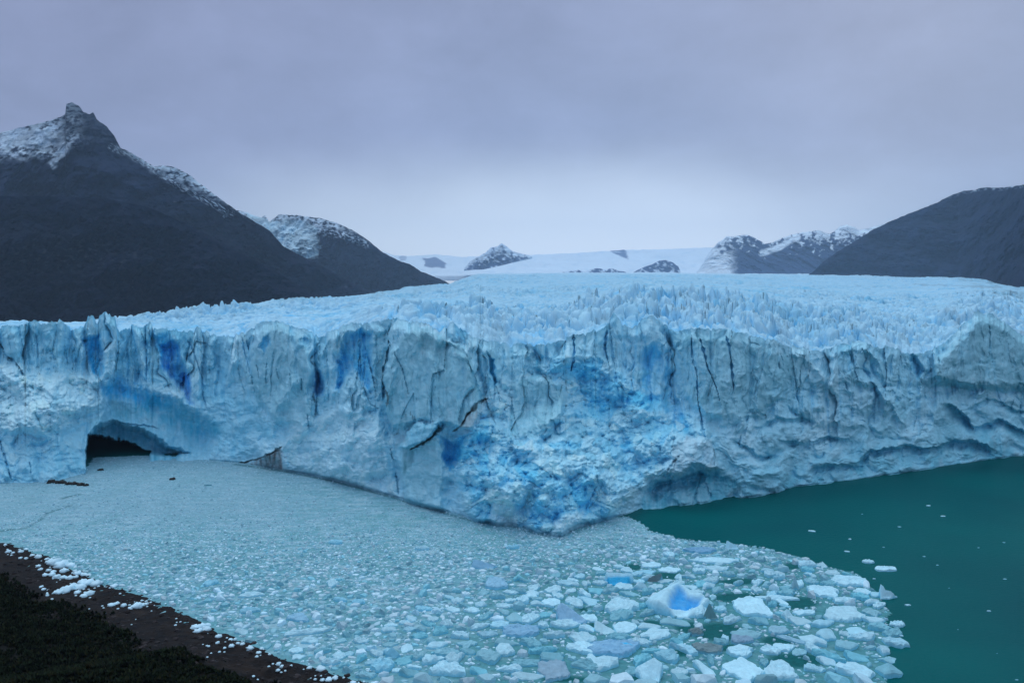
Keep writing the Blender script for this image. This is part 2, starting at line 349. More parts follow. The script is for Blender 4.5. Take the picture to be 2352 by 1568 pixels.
# ---- large grey face 880-1110
patch([(880, 860), (905, 800), (950, 745), (985, 750), (1030, 775), (1062, 800), (1085, 840), (1105, 880), (1106, 950), (1095, 985), (1040, 985), (970, 965), (900, 990), (885, 940)], 7, 7, GREY, .9, 0, 1)
patch([(960, 748), (985, 762), (1010, 790), (1040, 780), (1062, 800), (1072, 822), (1035, 800), (1012, 845), (1010, 870), (990, 810), (962, 800)], -2, 9, GREY * .82, .7, 0, 1)
ridge([(905, 800), (898, 850), (893, 900), (892, 960)], 14, 4); ridge([(1012, 775), (1062, 800), (1088, 842), (1106, 885), (1104, 950)], 8, 2.5)
crack([(905, 805, 2), (925, 850, 3), (938, 905, 2)], 2.5, 3, TEAL * .6, .8)
crack([(1075, 830, 2), (1094, 880, 4), (1103, 912, 3), (1106, 930, 1), (1100, 985, 1)], 2.5, 3, TEAL * .6, .8)
crack([(884, 893, 2), (892, 915, 5), (887, 935, 4)], 4, 4, DIRT, .95)
crack([(1000, 885, 2), (998, 898, 2)], 2, 1, TEAL * .5, .9)
for q in ((932, 955), (942, 950), (947, 960), (930, 960), (952, 962)): crack([(q[0], q[1] - 6, 2), (q[0] + 1, q[1] + 5, 2)], 2, .6, DIRT * 1.6, .75)
crack([(918, 975, 2), (914, 995, 2), (905, 998, 2)], 2, 1, BROWN * .6, .7)
crack([(958, 925, 2), (955, 915, 2)], 2, 1, BROWN, .7); crack([(1010, 955, 1), (1003, 975, 1)], 1.4, 1, BROWN, .6); crack([(985, 1000, 1), (980, 1015, 1)], 1.4, 1, BROWN, .6); crack([(1018, 1005, 1), (1010, 1025, 2)], 1.4, 1, BROWN, .6)
patch([(900, 995), (935, 970), (990, 985), (1000, 1012), (960, 1020), (905, 1030)], 0, 14, BROWN * 1.9, .30)
crack([(1120, 913, 2), (1100, 926, 4), (1085, 940, 5), (1070, 955, 5), (1062, 975, 4), (1048, 988, 3), (1038, 992, 1)], 3.5, 3, DIRT, 1)
for k, q in enumerate(((1112, 921), (1104, 926), (1096, 932), (1088, 940), (1080, 948))):
    crack([(q[0], q[1], 3), (q[0] - 2, q[1] + 14 + 5 * (k % 3), 1.2)], 2, .3, DIRT * 2 + .02, .6)
patch([(1120, 918), (1108, 960), (1080, 1000), (1045, 1008), (1050, 990), (1075, 960)], 1, 8, BROWN * 2.2, .45)
# fins between 1040 and 1180
patch([(1040, 735), (1062, 752), (1085, 775), (1070, 785), (1042, 765)], -1, 5, BLUE * .5 + GREY * .5, .7)
patch([(1090, 780), (1130, 800), (1150, 850), (1135, 900), (1112, 900), (1100, 850)], 4, 9, PALE, .6, 0, .7)
patch([(1118, 805), (1135, 830), (1142, 880), (1134, 885), (1122, 840)], -5, 4, BLUE * .8, .85)
crack([(1136, 880, 3), (1134, 915, 2)], 2, 3, DEEP, .8); crack([(1138, 885, 3), (1150, 920, 2)], 2, 3, DEEP, .8); crack([(1165, 930, 4), (1158, 945, 3)], 3, 3, BLUE, .8)
patch([(1160, 790), (1190, 800), (1225, 810), (1215, 860), (1180, 880), (1155, 850)], 3, 12, PALE, .5, .2, .3)
patch([(1215, 870), (1225, 830), (1245, 818), (1262, 830), (1255, 870)], -2, 10, CYAN * .75, .8)
# smooth grey block in the rubble
patch([(1168, 930), (1172, 890), (1195, 865), (1240, 862), (1290, 870), (1300, 910), (1290, 960), (1230, 1005), (1160, 1015)], 7, 12, GREY, .85, .1, .8)
# vertical wall 1300-1530 behind the rubble
patch([(1300, 775), (1400, 750), (1470, 730), (1530, 745), (1500, 900), (1440, 830), (1300, 815)], 1, 10, PALE * .95 + BLUE * .04, .75, .0, .6)
crack([(1316, 752, 2), (1316, 780, 5), (1318, 810, 7), (1314, 840, 5), (1311, 856, 2)], 5, 8, BLUE * .6 + DEEP * .4, 1)
crack([(1394, 755, 4), (1390, 790, 4), (1393, 815, 3), (1396, 845, 2)], 4, 5, DEEP, .9)
patch([(1470, 850), (1480, 800), (1510, 780), (1520, 830), (1500, 930), (1480, 900)], -3, 10, BLUE, .7)
patch([(1485, 900), (1500, 830), (1520, 815), (1533, 830), (1525, 960), (1490, 960)], 3, 7, PALE, .7, 0, .7)
patch([(1530, 760), (1545, 800), (1550, 880), (1570, 960), (1600, 1010), (1580, 1000), (1540, 960), (1522, 940)], -2, 9, BLUE * .8 + .03, .65)
# blue patches in the rubble
for cx_, cy_, rx_, ry_, am in ((1300, 850, 45, 22, .7), (1360, 850, 40, 22, .6), (1420, 880, 45, 25, .65), (1460, 915, 50, 18, .95), (1370, 940, 40, 26, .9), (1500, 930, 25, 25, .7), (1330, 900, 25, 14, .5),
                           (1435, 1025, 16, 10, .9), (1290, 975, 25, 10, .6), (1300, 1020, 45, 12, .7), (1110, 1020, 30, 26, .9), (1060, 1040, 40, 40, .85), (1130, 1075, 40, 32, .9), (1170, 1050, 25, 26, .6),
                           (1100, 1120, 20, 35, .8), (1215, 1090, 30, 20, .7), (1170, 1105, 40, 14, .65), (1230, 1165, 20, 50, .95), (1290, 1150, 28, 50, .85), (1330, 1140, 25, 50, .8), (1360, 1170, 25, 30, .7),
                           (1190, 1180, 16, 26, .9), (1260, 1195, 26, 22, .85), (1560, 975, 22, 20, .7), (1440, 1070, 30, 12, .6), (1130, 880, 14, 10, .5), (1500, 1060, 45, 18, .5), (1465, 1105, 30, 18, .5)):
    s = sub(cx_ - rx_ * 2 - 20, cx_ + rx_ * 2 + 20, cy_ - ry_ * 2 - 20, cy_ + ry_ * 2 + 20)
    q = np.hypot((wx[s] - cx_) / rx_, (wy[s] - cy_) / ry_) + 1.0 * fbm(MX[s] / 5, MZ[s] / 5, 5, int(cx_) % 97, .6)
    a = 1 - sm(.35, 1.35, q); paint(s, a * am * .70, np.array([.07, .62, .94])); rel[s] -= 1.2 * a
# leaning block with its dark underside (910-1010)
patch([(922, 1165), (925, 1080), (918, 1030), (928, 990), (958, 970), (1005, 968), (1020, 985), (1028, 1040), (1022, 1180)], 6, 12, GREY * .92, .75, .1, .45)
patch([(918, 1032), (928, 990), (958, 970), (1005, 968), (1012, 980), (985, 1005), (950, 1020), (932, 1034)], 6, 4, CYAN * .5 + PALE * .45, .8, .1, .8)
crack([(1006, 975, 3), (1008, 985, 6), (995, 1000, 4), (975, 1012, 4), (955, 1025, 4), (940, 1035, 6)], 4, 5, DIRT, .95)
patch([(930, 1035), (960, 1030), (945, 1075), (932, 1085)], -1, 7, TEAL * .5, .7)
crack([(895, 1030, 3), (905, 1060, 3)], 3, 3, TEAL * .5, .6); crack([(911, 1085, 3), (915, 1135, 4)], 3, 4, TEAL * .55, .8); crack([(920, 1190, 2), (922, 1160, 2)], 2, 3, TEAL * .5, .6)
patch([(1010, 1000), (1040, 1020), (1075, 1000), (1050, 1060), (1030, 1080), (1018, 1060)], -4, 6, BLUE, .8)
# dirt wedge at the water, left of centre
crack([(540, 1066, 2), (570, 1060, 3), (600, 1052, 4), (620, 1044, 5), (640, 1030, 5), (646, 1024, 2)], 4, 3, DIRT, .95)
patch([(560, 1068), (610, 1052), (642, 1030), (648, 1050), (646, 1082), (600, 1075)], -1.5, 5, BROWN * 1.1, .8, 0, 1)
for q in ((600, 1054), (612, 1050), (622, 1046), (632, 1042)): crack([(q[0], q[1], 3), (q[0], q[1] + 18, 1.5)], 2, .2, DIRT * 1.5, .7)
# bottom toe lumps
patch([(1120, 1195), (1130, 1165), (1165, 1145), (1195, 1170), (1190, 1210), (1150, 1215)], 4, 9, WHITE, .8, .3)
patch([(1262, 1235), (1268, 1200), (1300, 1175), (1335, 1180), (1345, 1210), (1320, 1222), (1290, 1235)], 5, 8, WHITE, .85, .5)
# dirty lobes right of the toe
patch([(1520, 1070), (1545, 1030), (1580, 1000), (1620, 1010), (1645, 1040), (1660, 1075), (1620, 1085), (1590, 1065), (1560, 1095), (1530, 1095)], 6, 9, WHITE * .6 + BROWN * .9, .6, .3)
crack([(1560, 1045, 4), (1545, 1060, 5), (1535, 1080, 5), (1532, 1092, 3)], 5, 2, DIRT * 1.8, .75); crack([(1551, 1048, 2), (1547, 1085, 3)], 3, 1, DIRT * 2, .7)
crack([(1638, 1030, 1), (1645, 1050, 3), (1640, 1068, 2)], 2.2, 2, DIRT, .9); crack([(1550, 1000, 2), (1542, 1030, 3)], 4, 1, BROWN * .8, .6)
crack([(1370, 1090, 3), (1375, 1110, 4), (1350, 1155, 4), (1345, 1170, 3)], 4, 2, BROWN * .7, .6)
crack([(1610, 1100, 3), (1600, 1125, 4), (1590, 1160, 4)], 4, 2, TEAL * .45, .7); crack([(1620, 1110, 4), (1632, 1140, 4)], 4, 2, BLUE * .6, .6)
patch([(1450, 1180), (1490, 1110), (1560, 1095), (1640, 1080), (1700, 1100), (1690, 1145), (1560, 1165)], -4, 12, TEAL * 1.05, .75, .35)
# ---- right-hand face
patch([(1535, 762), (1720, 770), (1800, 810), (1850, 830), (1800, 900), (1750, 960), (1620, 960), (1555, 900)], 2, 14, GREY, .8, 0, .8)
crack([(1588, 775, 4), (1590, 820, 5), (1597, 850, 3), (1603, 900, 2), (1605, 940, 2)], 4, 4, DEEP * .9, .85, 1.4)
crack([(1608, 775, 4), (1615, 800, 6), (1620, 830, 5), (1628, 850, 2), (1645, 890, 2), (1652, 920, 1)], 4, 5, DEEP * .9, .9, 1.4)
crack([(1668, 772, 3), (1676, 800, 5), (1681, 840, 5), (1685, 880, 3), (1688, 905, 1)], 4, 5, DEEP * .9, .9, 1.4)
crack([(1608, 930, 3), (1612, 980, 6), (1620, 1010, 6)], 5, 4, BLUE * .8, .8)
for q in ([(1792, 812), (1798, 845)], [(1950, 805), (1962, 850), (1970, 880)], [(1787, 830), (1790, 850)], [(2138, 845), (2140, 880)], [(2155, 820), (2158, 860)], [(2272, 745), (2276, 790), (2274, 820)], [(2235, 880), (2245, 905)], [(1980, 800), (1990, 830)], [(2185, 880), (2190, 910)], [(1940, 875), (1945, 895)], [(2275 - 160, 870), (2120, 890)]):
    crack([(*p_, 2) for p_ in q], 2.2, 3, TEAL * .55, .75)
patch([(2085, 800), (2105, 820), (2120, 855), (2110, 868), (2098, 850)], -5, 6, BLUE * .7, .8)
patch([(2180, 800), (2215, 750), (2250, 722), (2300, 735), (2360, 775), (2420, 790), (2400, 900), (2280, 890), (2200, 890), (2140, 870), (2150, 820)], 8, 12, GREY * .95, .85, 0, .8)
ridge([(1945, 800), (1985, 790), (2020, 830), (2030, 880)], 16, 4); ridge([(1845, 815), (1880, 850), (1905, 900)], 16, 3); ridge([(2002, 880), (2035, 920), (2025, 960)], 14, 5); ridge([(2040, 920), (2090, 980)], 16, 4)
patch([(1700, 1110), (1790, 1130), (1830, 1060), (1840, 1010), (1790, 1050), (1730, 1060), (1680, 1060)], 3, 8, PALE, .4, .0, .3)
def shelf(pts, dep=6, hgt=40, above=5, col=TEAL):
    """overhanging ledge: ice juts above the line, is hollowed below it"""
    p = np.array(pts, float); s = sub(p[:, 0].min() - 10, p[:, 0].max() + 10, p[:, 1].min() - 60, p[:, 1].max() + hgt + 20)
    yl = np.interp(wx[s], p[:, 0], p[:, 1]); e = sm(p[0, 0], p[0, 0] + 30, wx[s]) * sm(p[-1, 0], p[-1, 0] - 30, wx[s]); d = wy[s] - yl
    rel[s] += e * .7 * (above * sm(-60, -2, d) * (d < 0) + above * (d >= 0) * (1 - sm(0, 5, d)) - dep * sm(0, 9, d) * (1 - sm(10, hgt, d)))
    paint(s, e * sm(0, 5, d) * (1 - sm(8, hgt, d)) * .5 * np.clip(.8 + med[s], 0, 1), col)
shelf([(1480, 1150), (1510, 1108), (1560, 1095), (1600, 1085), (1640, 1090)], 6, 50, 2)
shelf([(1780, 1015), (1800, 1008), (1850, 1012), (1900, 1000), (1960, 1012)], 4, 25, 2)
shelf([(1740, 970), (1790, 960), (1850, 958), (1880, 968)], 3, 18, 1.5)
shelf([(1960, 1070), (2000, 1030), (2090, 1020), (2150, 1025), (2190, 1005), (2250, 1015), (2290, 1030)], 6, 30, 4, TEAL * .8 + BLUE * .15)
shelf([(2160, 920), (2200, 935), (2240, 980), (2290, 960), (2352, 985), (2450, 1000)], 6, 40, 3, TEAL * .8 + BLUE * .2)
shelf([(2210, 940), (2270, 910), (2320, 930), (2380, 950)], 3, 22, 2); shelf([(1680, 1000), (1740, 1040), (1800, 1050)], 3, 26, 2); shelf([(1850, 1080), (1920, 1060), (2000, 1075)], 3, 20, 1.5)
for q_, w_, h_ in (([(1290, 955), (1335, 1040), (1400, 1100)], 60, 6), ([(1190, 1020), (1155, 1100), (1180, 1190)], 45, 6), ([(1120, 1000), (1200, 985), (1290, 950)], 40, 5), ([(1420, 880), (1470, 940), (1560, 1000)], 40, 5), ([(1450, 830), (1500, 900)], 25, 3),
        ([(1280, 830), (1330, 812), (1400, 830)], 26, 4), ([(1230, 1040), (1260, 1110), (1240, 1180)], 40, 5), ([(1380, 1100), (1420, 1130), (1400, 1185)], 40, 5), ([(1340, 1090), (1310, 1180)], 34, 4), ([(20, 870), (120, 900), (210, 960)], 45, 4), ([(680, 980), (640, 1040), (600, 1060)], 34, 4), ([(800, 960), (780, 1060), (740, 1090)], 34, 4), ([(860, 990), (850, 1100)], 26, 3)):
    ridge(q_, w_, h_)
# ---- natural roughness
rough = 1 - .75 * smth
warpx = 3 * fbm(MX / 9, MZ / 9, 3, 91); warpz = 5 * fbm(MX / 9, MZ / 9, 3, 95)
rel += 5.0 * big * rough
fl = fbm((MX + warpx) / 6.5, (MZ + warpz) / 30, 4, 101, .5, True)
flute = sm(.35, .75, Tc) * (1 - .8 * rmask)
rel += 4.2 * fl * flute * (1 - .5 * smth)
fl2 = fbm((MX + warpx * .5) / 2.2, (MZ + warpz) / 12, 3, 111, .5, True)
rel += .7 * fl2 * (1 - .7 * rmask) * (.25 + .75 * sm(.2, .6, Tc)) * (1 - .4 * smth)
a1, a2, av = worley((MX + warpx * .8) / 7.5, (MZ + warpz * .5) / 6.5, 121)
b1, b2, bv = worley((MX + warpx * .7 + 1.5 * med) / 3.2, (MZ + warpz * .5 + 1.2 * big) / 2.9, 131)
c1, c2, cv_ = worley((MX + .4 * med) / 1.35, MZ / 1.25, 141)
lum = 4.6 * (1 - a1 ** 2) + 1.0 * av + 3.0 * (1 - b1 ** 2) + .5 * bv + 1.3 * (1 - c1 ** 2) + .2 * cv_ + 3.0 * fbm(MX / 14, MZ / 11, 4, 147, .55, True)
rel += (lum - 6) * np.clip(rmask, 0, 1) * 1.2
for a_, b_, c_, d_, e_ in ((1265, 1075, 200, 120, 12), (1390, 880, 110, 60, 6), (1540, 1030, 110, 60, 7), (1130, 1110, 90, 70, 6), (60, 950, 150, 80, 7), (800, 1030, 110, 60, 5)):
    q_ = np.hypot((wx - a_) / c_, (wy - b_) / d_) + .25 * med; rel += e_ * (1 - sm(.2, 1.1, q_))
rel += (1.6 * (1 - b1 ** 2) + .7 * bv - 1.4) * .35 * (1 - rmask) * rough
md = fbm((MX + warpx * 2) / 9, (MZ + warpz) / 8, 4, 145, .5); rel += 3.0 * md * (1 - .7 * smth)
bil = np.abs(fbm((MX + warpx) / 16, (MZ + warpz) / 10, 4, 151, .45)); rel += (7.5 * bil - 1.6) * (.35 + .65 * sm(1600, 1720, X)) * (1 - .55 * smth) * sm(1, .55, Tc)
k1, k2, kv = worley(MX / 5.2 + .35 * perlin(MX / 9, MZ / 20, 171), MZ / 34, 173)
l1, l2, lv = worley((MX + warpx * .3) / 2.4 + 40, (MZ + warpz * .5) / 16, 175)
colm = sm(.36, .62, Tc + .45 * big + .22 * med) * (1 - .75 * rmask) * np.interp(X, [-500, 500, 560, 1700, 1800, 3000], [1, 1, .9, .9, .55, .6]) * (1 - .65 * smth)
gate = .8 * sm(-.15, .4, fbm(MX / 16 + 3, MZ / 24, 3, 177)); cave = 1 - sm(.75, 1.15, np.hypot((X - 330) / 185, (Yp - 985) / 105)); colm = colm * (1 - cave)
m1, m2, mv = worley((MX + warpx * 1.2) / 13 + 7, (MZ + warpz) / 55, 179)
rel += colm * (8.5 * (mv - .5) - 2.5 * sm(.16, 0, m2 - m1))
rel += colm * (5.6 * (kv - .5) - (1.0 + 2.6 * gate * lv) * sm(.34, .0, k2 - k1) + 1.8 * (lv - .5) - 1.0 * gate * sm(.2, 0, l2 - l1))
sl = (slice(None), slice(None)); paint(sl, colm * gate * sm(.16, .0, k2 - k1) * .5, BLUE); paint(sl, colm * sm(.35, .0, kv) * .4, CYAN * .9)
rel += 1.1 * streak * (1 - cave) * sm(.25, .6, Tc) * (1 - .7 * rmask) * (1 - .6 * smth)
rel += .45 * (1 - .7 * cave) * fbm(MX / 1.6, MZ / 1.6, 3, 161, .5) * (.5 + .5 * rough)
# individual lumps get their own whiteness
sl = (slice(None), slice(None))
bm = np.clip(rmask, 0, 1); paint(sl, bm * sm(.5, .9, bv) * .5, WHITE * 1.08); paint(sl, bm * sm(.45, .1, av) * .45 * sm(900, 1100, X), BLUE * .8 + CYAN * .3); paint(sl, bm * sm(.3, .0, bv) * .35, CYAN * .8)
paint(sl, sm(.1, .5, fbm(MX / 2.2, MZ / 5, 4, 171)) * .22, GREY * .8); paint(sl, sm(.15, .5, fbm(MX / 3.2 + 50, MZ / 3.2, 4, 181)) * .25, WHITE)
vein = 1 - np.abs(fbm((MX + 2 * warpx) / 12, (MZ + warpz) / 26, 4, 191)) * 18
paint(sl, np.clip(vein, 0, 1) * .35 * (1 - .5 * rmask) * sm(.1, .4, Tc), TEAL * .7)
# wave-cut notch at the water, its shade painted in as dark teal
notch = (1 - sm(.003, .018, Tc)) * (X > 480); rel -= .9 * notch; paint(sl, notch * .45, TEAL * .5)
# keep relief from opening the rim and foot
fadeR = sm(1.0, .93, Tc); rel = rel * (.35 + .65 * fadeR) * sm(-.04, .03, T + (rel < -20) * .1)
DEP = D0 - rel
P = unp(X, Yp, DEP)
lo = T < 0
P[..., 2] = np.where(lo & (rel > -20), np.minimum(P[..., 2], T * 60), P[..., 2])
P[..., 2] = np.maximum(P[..., 2], -8)
glacier = empty('glacier', tuple(float(v) for v in wat(1260, 1226)))
tag(glacier, 'huge pale blue glacier with a crevassed cliff front ending in the lake', 'glacier')
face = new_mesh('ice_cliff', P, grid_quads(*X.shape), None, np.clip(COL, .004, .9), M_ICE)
adopt(face, glacier)
rimP = P[-1]

# ================================================================== glacier surface
SKY = [(-500, 744), (0, 742), (150, 750), (290, 741), (330, 738), (380, 732), (440, 720), (500, 712), (560, 702), (640, 692), (740, 684), (800, 680), (850, 674), (920, 665), (1000, 656), (1035, 652), (1060, 641),
       (1100, 629), (1300, 626), (1600, 627), (1860, 630), (2000, 634), (2120, 637), (2200, 638), (2260, 644), (2300, 654), (2352, 662), (2500, 680), (2900, 700)]
DSK = [(-500, 420), (0, 420), (290, 560), (440, 760), (640, 1150), (850, 2000), (950, 3000), (1050, 4700), (1150, 6800), (1280, 9000), (1620, 9000), (1760, 7600), (1880, 5800), (2100, 4600), (2200, 4000), (2260, 3000), (2352, 1900), (2900, 900)]
ncs = 1500; xf = np.linspace(-480, 2880, ncs); nrf = 900
dr = np.interp(xf, xs, rimP[:, 1]); yr = np.interp(xf, xs, Yp[-1]); ysk = interp(SKY, xf); dsk = interp(DSK, xf)
rmx = np.interp(xf, xs, rimP[:, 0]); rmz = np.interp(xf, xs, rimP[:, 2])
v = np.linspace(0, 1, nrf) ** 1.0
lg = np.log(dr)[None] + (np.log(dsk * 1.25) - np.log(dr))[None] * v[:, None]
Dp = np.exp(lg)
ysm = np.minimum(yr, np.maximum(ysk, yr - 2))
yr_s = np.convolve(np.pad(yr, 40, mode='edge'), np.ones(81) / 81, 'valid')
k0 = np.clip((1 / Dp - 1 / dsk[None]) / (1 / dr - 1 / dsk)[None], 0, 1)
near = np.exp(-(Dp - dr[None]) / 14.0)
yref = (yr_s[None] * (1 - near) + yr[None] * near)
Yf = ysk[None] + (yref - ysk[None]) * k0
Xf = xf[None] * np.ones((nrf, 1))
Pf = unp(Xf, Yf, Dp)
Pf[..., 2] -= np.maximum(Dp / dsk[None] - 1, 0) * dsk[None] * .05
wxx, wyy = Pf[..., 0], Pf[..., 1]
cell = np.gradient(Dp, axis=0)
def oct_(x, y, w, amp, seed, rid=True):
    n = perlin(x / w, y / w, seed); n = (1 - 2.4 * np.abs(n)) if rid else n
    return amp * n * np.clip((w / cell - 1.5) / 3, 0, 1)
# crevasse field: ridges roughly along the flow, broken across
wz = 30 * fbm(wxx / 160, wyy / 160, 3, 201)
ux = wxx + wz; uy = wyy + wz * .7
hz = oct_(ux, uy * .55, 34, 1.4, 211) + oct_(ux * 1.2, uy * .6, 17, 1.6, 213) + oct_(ux, uy * .6, 9, 2.0, 215) + oct_(ux, uy * .7, 4.5, 1.5, 217) + oct_(ux, uy, 2.4, .8, 219) + oct_(ux, uy * .8, 5.5, 1.2, 218)
hz += oct_(ux, uy * .5, 75, 3.5, 221) + oct_(ux, uy, 170, 5, 223, False) + oct_(ux, uy * .6, 340, 9, 225, False)
wf1, wf2, wcv = worley(ux / 11, uy / 15, 231)
blk = (wf2 - wf1); cv_amt = np.clip((11 / cell - 1.5) / 3, 0, 1)
def seracs(w, l, slot, tall, seed):
    g1, g2, gv = worley(ux / w + .3 * perlin(ux / w / 2, uy / l, seed), uy / l, seed + 1); am_ = np.clip((w * 1.6 / cell - .8) / 2, 0, 1)
    e_ = g2 - g1
    return am_ * (tall * (gv ** 1.5 - .35) - slot * sm(.22, .02, e_) + .25 * tall * (1 - g1)), am_ * sm(.2, .0, e_), gv
sa1, sm1, sv1 = seracs(5.0, 7.5, 3.4, 4.6, 233); sa2, sm2, sv2 = seracs(13, 18, 4.5, 5.0, 235); sa3, sm3, sv3 = seracs(36, 48, 7, 8, 237); sa4, sm4, sv4 = seracs(95, 120, 12, 14, 239)
hz += sa1 * 1.0 + sa2 * .9 + sa3 * .8 * sm(500, 900, Dp) + sa4 * .8 * sm(1500, 2600, Dp)
hz += cv_amt * (1.8 * sm(.0, .25, blk) + 1.4 * wcv - 2)
zone = .3 + 1.15 * sm(-.25, .35, fbm(wxx / 260, wyy / 420, 3, 241))
band = np.exp(-((Yf - 715) / 26) ** 2) * sm(1000, 1150, Xf)
hz *= (zone + .5 * band) * np.interp(Dp - dr[None], [0, 60, 200, 700, 2500], [.42, .58, .50, .36, .40])
dd = Dp - dr[None]
hz = hz * (.25 + .75 * sm(0, 25, dd)) * sm(0, 5, dd)
hz *= np.interp(Xf, [-500, 200, 330, 450], [.3, .3, .7, 1])
Pf[..., 2] += hz - .8
Pf[0, :, 0] = rmx; Pf[0, :, 1] = np.interp(xf, xs, rimP[:, 1]); Pf[0, :, 2] = rmz
cf = np.empty(Xf.shape + (3,)); cf[:] = WHITE * .97
def pf(a, c): cf[:] = cf + (np.asarray(c) - cf) * np.clip(a, 0, 1)[..., None]
nearf = sm(900, 350, Dp); med2 = fbm(wxx / 22, wyy / 30, 4, 257)
fine = fbm(ux / 5, uy / 5, 4, 259, .65, True); cf *= (1 + .22 * fine * np.clip((5 / cell - .8) / 2, 0, 1))[..., None]
pf(sm(.0, .5, fbm(wxx / 40, wyy / 90, 4, 251)) * .35, CYAN * 1.05)
pf(np.maximum(sm1 * .45, sm2 * .6) * sm(-.3, .3, med2), BLUE * 1.0); pf(sm(.3, .0, sv2) * .2, GREY); pf(sm(.2, .5, fbm(wxx / 9, wyy / 16, 3, 253)) * nearf * .35, BLUE * 1.2)
pf(sm(.25, .55, fbm(wxx / 60 + 7, wyy / 60, 4, 255)) * sm(500, 300, Dp) * .3, BROWN * 1.9)
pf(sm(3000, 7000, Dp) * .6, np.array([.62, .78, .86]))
# medial dirt streaks on the right
for (a0, b0), (a1_, b1_) in (((2090, 733), (2230, 752)), ((2020, 722), (2140, 738)), ((2180, 752), (2352, 765)), ((2100, 652), (2300, 660))):
    d_, _ = seg_dist(Xf, Yf + 4 * fbm(Xf / 20, Yf / 9, 2, 261), [(a0, b0), (a1_, b1_)]); pf((1 - sm(1, 3.5, d_)) * .28, BROWN)
pf((1 - sm(0, .06, 1 - Yf / 1e9 * 0 - np.clip(Dp / dsk[None], 0, 1))) * .3 * (Xf > 2050), BROWN * 1.1)
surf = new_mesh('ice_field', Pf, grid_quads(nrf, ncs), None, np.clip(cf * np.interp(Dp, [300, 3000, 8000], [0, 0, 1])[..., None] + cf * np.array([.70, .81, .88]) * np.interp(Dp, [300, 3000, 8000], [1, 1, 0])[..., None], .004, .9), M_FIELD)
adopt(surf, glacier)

# ================================================================== mountains
def mountain(name, sky_pts, foot_pts, d_foot, d_ridge, colfn, drop=60, *,  nx=520, ny=220, gul=45, seed=300, back=.25, jag=3.0, wl=260, mat=M_ROCKM):
    p = np.array(sky_pts, float); x = np.linspace(p[0, 0], p[-1, 0], nx)
    yk = interp(sky_pts, x) + jag * fbm(x / 16, x * 0, 5, seed, .65); yf_ = interp(foot_pts, x)
    vv = np.linspace(0, 1 + back, ny); Vv = vv[:, None] * np.ones((1, nx)); Xx = x[None] * np.ones((ny, 1))
    df = interp(d_foot, x)[None] if isinstance(d_foot, list) else d_foot; dk = interp(d_ridge, x)[None] if isinstance(d_ridge, list) else d_ridge
    dep = df + (dk - df) * Vv
    t = np.clip(Vv, 0, 1)
    yy = yf_[None] + (yk - yf_)[None] * t
    Q = unp(Xx, yy, dep)
    over = np.clip(Vv - 1, 0, None) / max(back, 1e-6); zr = Q[..., 2]
    scale = (dk / F)
    env = np.sin(np.clip(t, 0, 1) * math.pi) ** .6
    g = fbm(Q[..., 0] / wl * .8 + .25 * Q[..., 2] / wl + .9 * fbm(Q[..., 0] / wl, Q[..., 2] / wl, 2, seed + 9), Q[..., 2] / (wl * 2.2), 6, seed + 1, .55, True)
    b = fbm(Q[..., 0] / (wl * .7), Q[..., 2] / (wl * .7), 6, seed + 21, .6)
    disp = .7 * gul * g * env + gul * 2.4 * b * env
    # push towards the viewer along the sight line
    dep2 = dep - disp * 1.6
    Q2 = unp(Xx, yy, dep2)
    Q2[..., 2] -= over ** 1.3 * np.maximum((Q[..., 2] - Q[:1, :, 2]) * .9, 8)
    col = colfn(Xx, yy, t, g, b, Q2)
    Q2[0, :, 2] -= drop * np.sin(np.linspace(0, math.pi, nx)) ** .5
    o = new_mesh(name, Q2, grid_quads(ny, nx), None, np.clip(col, .003, .95), mat)
    o['kind'] = 'structure'
    return o
ROCK = np.array([.010, .018, .040]); FOREST = np.array([.0015, .005, .014]); SNOWC = np.array([.62, .76, .86]); PURP = np.array([.011, .011, .026])
def mixc(c, a, k): return c + (np.asarray(k) - c) * np.clip(a, 0, 1)[..., None]
